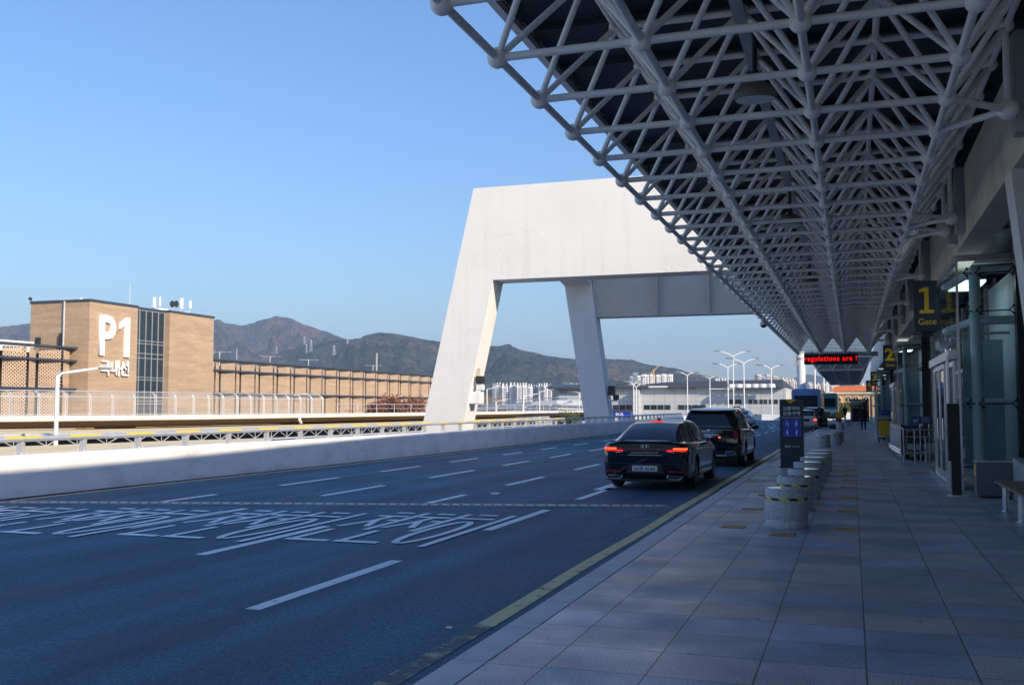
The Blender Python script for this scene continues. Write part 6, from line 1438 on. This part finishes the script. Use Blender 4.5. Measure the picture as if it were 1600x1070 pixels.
def rounded(w, h, r, n=5):
    pts = []
    for cx, cz, a0 in ((w - r, h - r, 0), (-w + r, h - r, pi / 2), (-w + r * .4, r * .4, pi), (w - r * .4, r * .4, 3 * pi / 2)):
        rr_ = r if cz > h / 2 else r * .4
        for k in range(n + 1): a = a0 + pi / 2 * k / n; pts.append((cx + rr_ * cos(a), cz + rr_ * sin(a)))
    return pts
def bus(name, label, loc, col, front=False, second=None):
    t = thing(name, label, 'bus', (0, 0, 0)); W, H, L_ = 1.25, 3.35, 11.5
    sec = rounded(W, H - .35, .28); mb = MB(); rows = []
    for y, k in ((0, .95), (.10, .99), (.3, 1), (L_ - .3, 1), (L_ - .1, .99), (L_, .95)): rows.append([(x * k, y, .35 + z * (1 if k > .97 else .985)) for x, z in sec + sec[:1]])
    mb.grid(rows); mb.quad(*rows[0][:-1]); mb.quad(*rows[-1][:-1]); mb.build('body', col, t, smooth=True)
    MB().box(-1.0, 1.0, -.03, .02, 1.75 if not front else 1.25, 2.75).build('rear_window' if not front else 'windscreen', M['bus_glass'], t, bevel=.012)
    for s in (-1, 1):
        for k in range(6): MB().box(s * W - .012 if s > 0 else -W - .006, s * W + .006 if s > 0 else -W + .012, .6 + k * 1.75, 2.2 + k * 1.75, 1.75, 2.75).build('side_window', M['bus_glass'], t)
        for y in (2.6, 8.8):
            rot = Matrix.Rotation(pi / 2, 3, 'Y'); MB().lathe((s * 1.08, y, .5), [(.3, -.14), (.49, -.13), (.5, 0), (.49, .13), (.3, .14)], 20, rot).build('wheel', M['rubber'], t, smooth=True)
        MB().box(s * .95 - .15, s * .95 + .15, -.035, .01, .85, 1.05).build('tail_lamp', M['tail_red'], t); MB().box(s * .80 - .22, s * .80 + .22, -.005, .05, 3.02, 3.10).build('upper_lamp', M['tail_red'], t)
    if second:
        MB().box(-1.2, 1.2, -.02, .005, 1.0, 1.45).build('colour_band', second, t); MB().box(-.45, .45, -.05, -.01, .62, .85).build('number_plate', M['plate'], t); MB().box(-.7, .7, -.05, -.021, 1.12, 1.3).build('panel', M['white'], t)
    MB().box(-1.22, 1.22, -.04, .05, .38, .58).build('bumper', M['black'], t, bevel=.02)
    t.location = loc; return t
M['bus_glass'] = mat('bus_glass', (.012, .02, .035), .25, var=.05, spec=.2)
p = gY(1259.5, 640, 92); bus('coach', 'blue coach seen from behind at the kerb, half hidden by the totem', (p.x, 92, Zr), mat('bus_blue', (.02, .26, .62), .3, var=.05, coat=.6), second=mat('bus_band', (.25, .05, .07), .4))
p = gY(1292, 640, 122); g_ = bus('city_bus', 'teal and white bus standing beyond the blue coach', (p.x, 122, Zr), mat('bus_teal', (.02, .30, .30), .3, var=.05, coat=.6), second=M['white'])
# ================================================================== people
def person(loc, rz, label, top, trousers, pose='walk', hold=None, h=1.72, group=None):
    t = thing('person', label, 'person', (0, 0, 0), group); k = h / 1.74
    st = .20 if pose == 'walk' else .04
    V = {'pel': (0, 0, .96), 'bel': (0, .01, 1.12), 'che': (0, 0, 1.34), 'nek': (0, .0, 1.49), 'hd1': (0, .015, 1.56), 'hd2': (0, .02, 1.645), 'hd3': (0, .01, 1.715), 'nos': (0, .105, 1.63)}
    E_ = [('pel', 'bel'), ('bel', 'che'), ('che', 'nek'), ('nek', 'hd1'), ('hd1', 'hd2'), ('hd2', 'hd3'), ('hd2', 'nos')]
    Rr = {'pel': (.155, .125), 'bel': (.15, .12), 'che': (.185, .13), 'nek': (.058, .058), 'hd1': (.07, .075), 'hd2': (.078, .095), 'hd3': (.05, .06), 'nos': (.018, .02)}
    for s, n in ((-1, 'l'), (1, 'r')):
        sw = st * s; V['hip' + n] = (s * .095, 0, .90); V['kne' + n] = (s * .105, sw * .55 + .03, .50); V['ank' + n] = (s * .105, sw * 1.0 - (.02 if sw > 0 else .06), .095 + (.05 if sw < -.1 else 0)); V['toe' + n] = (s * .115, V['ank' + n][1] + .16, .045)
        V['sho' + n] = (s * .195, 0, 1.41); V['elb' + n] = (s * .25, -sw * .5 - .02, 1.13); V['wri' + n] = (s * .255, -sw * .9 + .06, .90); V['pal' + n] = (s * .25, -sw * .95 + .075, .83)
        if hold and s > 0: V['elb' + n] = (s * .24, .03, 1.12); V['wri' + n] = (s * .17, .26, 1.02); V['pal' + n] = (s * .15, .33, 1.0)
        E_ += [('pel', 'hip' + n), ('hip' + n, 'kne' + n), ('kne' + n, 'ank' + n), ('ank' + n, 'toe' + n), ('che', 'sho' + n), ('sho' + n, 'elb' + n), ('elb' + n, 'wri' + n), ('wri' + n, 'pal' + n)]
        Rr.update({'hip' + n: (.105, .105), 'kne' + n: (.068, .07), 'ank' + n: (.05, .052), 'toe' + n: (.042, .035), 'sho' + n: (.078, .075), 'elb' + n: (.055, .055), 'wri' + n: (.036, .034), 'pal' + n: (.036, .02)})
        for f, (dy, dz) in enumerate(((.035, -.085), (.012, -.10), (-.010, -.095), (-.030, -.08), (.05, -.045))):
            q = V['pal' + n]; V['fin%d' % f + n] = (q[0] - s * .012, q[1] + dy, q[2] + dz); E_.append(('pal' + n, 'fin%d' % f + n)); Rr['fin%d' % f + n] = (.009, .009)
    ks = list(V); me = bpy.data.meshes.new('body'); me.from_pydata([[c * k for c in V[n]] for n in ks], [(ks.index(a), ks.index(b)) for a, b in E_], [])
    o = bpy.data.objects.new('body', me); C.objects.link(o); md = o.modifiers.new('skin', 'SKIN'); md.use_smooth_shade = True
    sk = me.skin_vertices[0].data
    for i, n in enumerate(ks): sk[i].radius = Rr[n]; sk[i].use_root = (n == 'pel')
    o.modifiers.new('sub', 'SUBSURF').levels = 2; bpy.context.view_layer.update()
    m2 = bpy.data.meshes.new_from_object(o.evaluated_get(bpy.context.evaluated_depsgraph_get())); bpy.data.objects.remove(o)
    for mm in (M['skin'], top, trousers, M['black'], M['white']): m2.materials.append(mm)
    for p in m2.polygons:
        c = p.center / k; p.use_smooth = True
        p.material_index = 0 if (c.z > 1.50 or (abs(c.x) > .2 and c.z < .885 and c.z > .6)) else 1 if c.z > .86 else 2 if c.z > .10 else 4 if (pose == 'walk') else 3
    b = bpy.data.objects.new('body', m2); C.objects.link(b); b.parent = t
    hr = MB().sphere((0, 0, 1.665 * k), 1, 14, 9, .094, .11, .095); hr.v = [(x, y - (.012 if z > 1.63 * k else .02), z) for x, y, z in hr.v]; hr.v = [(x, min(y, .055 + (z - 1.66 * k) * .3), z) for x, y, z in hr.v]; hr.build('hair', M['hair'], t, smooth=True)
    for s in (-1, 1): MB().sphere((s * .082 * k, .01, 1.63 * k), .022, 8, 5, .5, 1, 1.3).build('ear', M['skin'], t, smooth=True)
    j = MB(); j.lathe((0, 0, 0), [(.185 * k, .80 * k), (.195 * k, .82 * k), (.20 * k, 1.05 * k), (.215 * k, 1.28 * k), (.19 * k, 1.40 * k), (.09 * k, 1.475 * k)], 18); j.v = [(x, y * .72, z) for x, y, z in j.v]; j.build('jacket', top, t, smooth=True)
    t.location = loc; t.rotation_euler = (0, 0, rz); return t
p = gz(1349.5, 673.5); person((p.x, p.y, 0), 0, 'person in black jacket and dark trousers with white shoes walking away', M['cloth_black'], M['cloth_navy'], 'walk')
p = gz(1320.5, 656.5); person((p.x, p.y, 0), .6, 'person in dark navy standing by the farthest bollards', M['cloth_navy'], M['cloth_navy'], 'stand')
p = gY(1336, 657, 113); person((p.x, 111.5, 0), .2, 'person in black standing at the dark booth, left figure', M['cloth_black'], M['cloth_black'], 'stand')
p = gY(1343, 657, 113); person((p.x, 112.0, 0), -.4, 'person in black standing at the dark booth, behind the walker', M['cloth_black'], M['cloth_black'], 'stand')
p = gY(1281, 668, 80); person((p.x, 80, Z_ROAD), -.9, 'person in black holding a brown box beside the hatchback', M['cloth_black'], M['cloth_black'], 'stand', hold=True)
bxp = MB().obox((p.x + .42, 80.15, .98), (.55, .42, .5), .3); tag(bxp.build('cardboard_box', mat('cardboard', (.26, .18, .11), .8, var=.1), bevel=.01), 'brown cardboard box held by the person beside the hatchback', 'box')
# ================================================================== far walkway things
x0, x1 = gY(1328.5, 640, 114).x, gY(1358, 640, 114).x; t = thing('dark_booth', 'dark booth with a lit grey sign panel at the end of the walkway', 'booth', ((x0 + x1) / 2, 115, 0)); zt_ = gY(1340, 623.5, 114).z
f = MB(); f.box(x0, x1, 114, 116.5, zt_ - .25, zt_); f.box(x0, x0 + .12, 114, 114.15, 0, zt_ - .251); f.box(x0 + .92, x0 + 1.02, 114, 114.15, 0, zt_ - .251); f.box(x1 - .12, x1, 114, 116.5, 0, zt_ - .251); f.build('frame', M['black'], t)
MB().box(x0 + .13, x1 - .13, 116.3, 116.4, 0, zt_ - .26).build('back_panel', M['dark_glass'], t); MB().box(x0 + .05, x0 + 1.0, 113.9, 113.99, zt_ - .55, zt_ - .12).build('sign_panel', M['grey_panel'], t); MB().box(x0 + 1.05, x1 - .4, 113.92, 113.99, zt_ - .22, zt_ - .10).build('light_panel', mat('booth_light', (.8, .7, .5), .4), t)
MB().box(x0 + .2, x0 + .85, 114.3, 114.34, 1.0, zt_ - .7).build('notice_panel', mat('notice_green', (.15, .3, .28), .5), t)
p = Vector((-.83, 74, .517)); tag(MB().box(p.x - .24, p.x + .16, 73.82, 74.2, .518, .80).build('pink_bag', mat('magenta_cloth', (.25, .02, .10), .7, var=.2), bevel=.06), 'dark pink bag sitting on the bollard under the yellow box', 'bag'); tag(MB().box(p.x - .28, p.x + .26, 73.78, 74.2, .803, 1.24).build('yellow_box', mat('yellow_card', (.62, .40, .01), .6, var=.1), bevel=.04), 'yellow box stacked on the pink bag on a far bollard', 'box')
p = gz(1302.5, 670, 0); mb = MB().sphere((p.x, p.y, .14), 1, 16, 8, .34, .25, .2); mb.v = [(x, y, max(z, .001)) for x, y, z in mb.v]; tag(mb.build('green_sack', mat('dark_green_cloth', (.012, .045, .012), .8, var=.3, scale=8), smooth=True), 'dark green rounded sack lying on the pavement behind the second cluster', 'sack')
p = gY(1286.5, 613, 118); t = thing('warning_sign', 'small orange triangular warning sign on a post above the teal bus', 'sign', (p.x, 118, 0)); MB().prism([(p.x - .34, 118, p.z - .25), (p.x + .34, 118, p.z - .25), (p.x, 118, p.z + .34)], 'y', (0, .03, 0)).build('plate', mat('warning_orange', (.75, .33, .02), .5), t); MB().tube((p.x, 118.06, -.15), (p.x, 118.06, p.z), .04, 6).build('post', M['galv'], t); MB().box(p.x - .04, p.x + .04, 117.99, 117.998, p.z - .12, p.z + .14).build('symbol', M['black'], t)
HAZE = 1.65e-4
# ================================================================== air
hz = MB().box(-7000, 7000, -500, 6500, -9, 420).build('haze', None); hz['kind'] = 'stuff'
m = bpy.data.materials.new('air'); m.use_nodes = True; N, L = m.node_tree.nodes, m.node_tree.links; N.clear()
ou = N.new('ShaderNodeOutputMaterial'); pv = N.new('ShaderNodeVolumePrincipled'); pv.inputs['Color'].default_value = (.52, .71, 1, 1); pv.inputs['Density'].default_value = HAZE; pv.inputs['Anisotropy'].default_value = 0.0
L.new(pv.outputs[0], ou.inputs['Volume']); hz.data.materials.append(m)
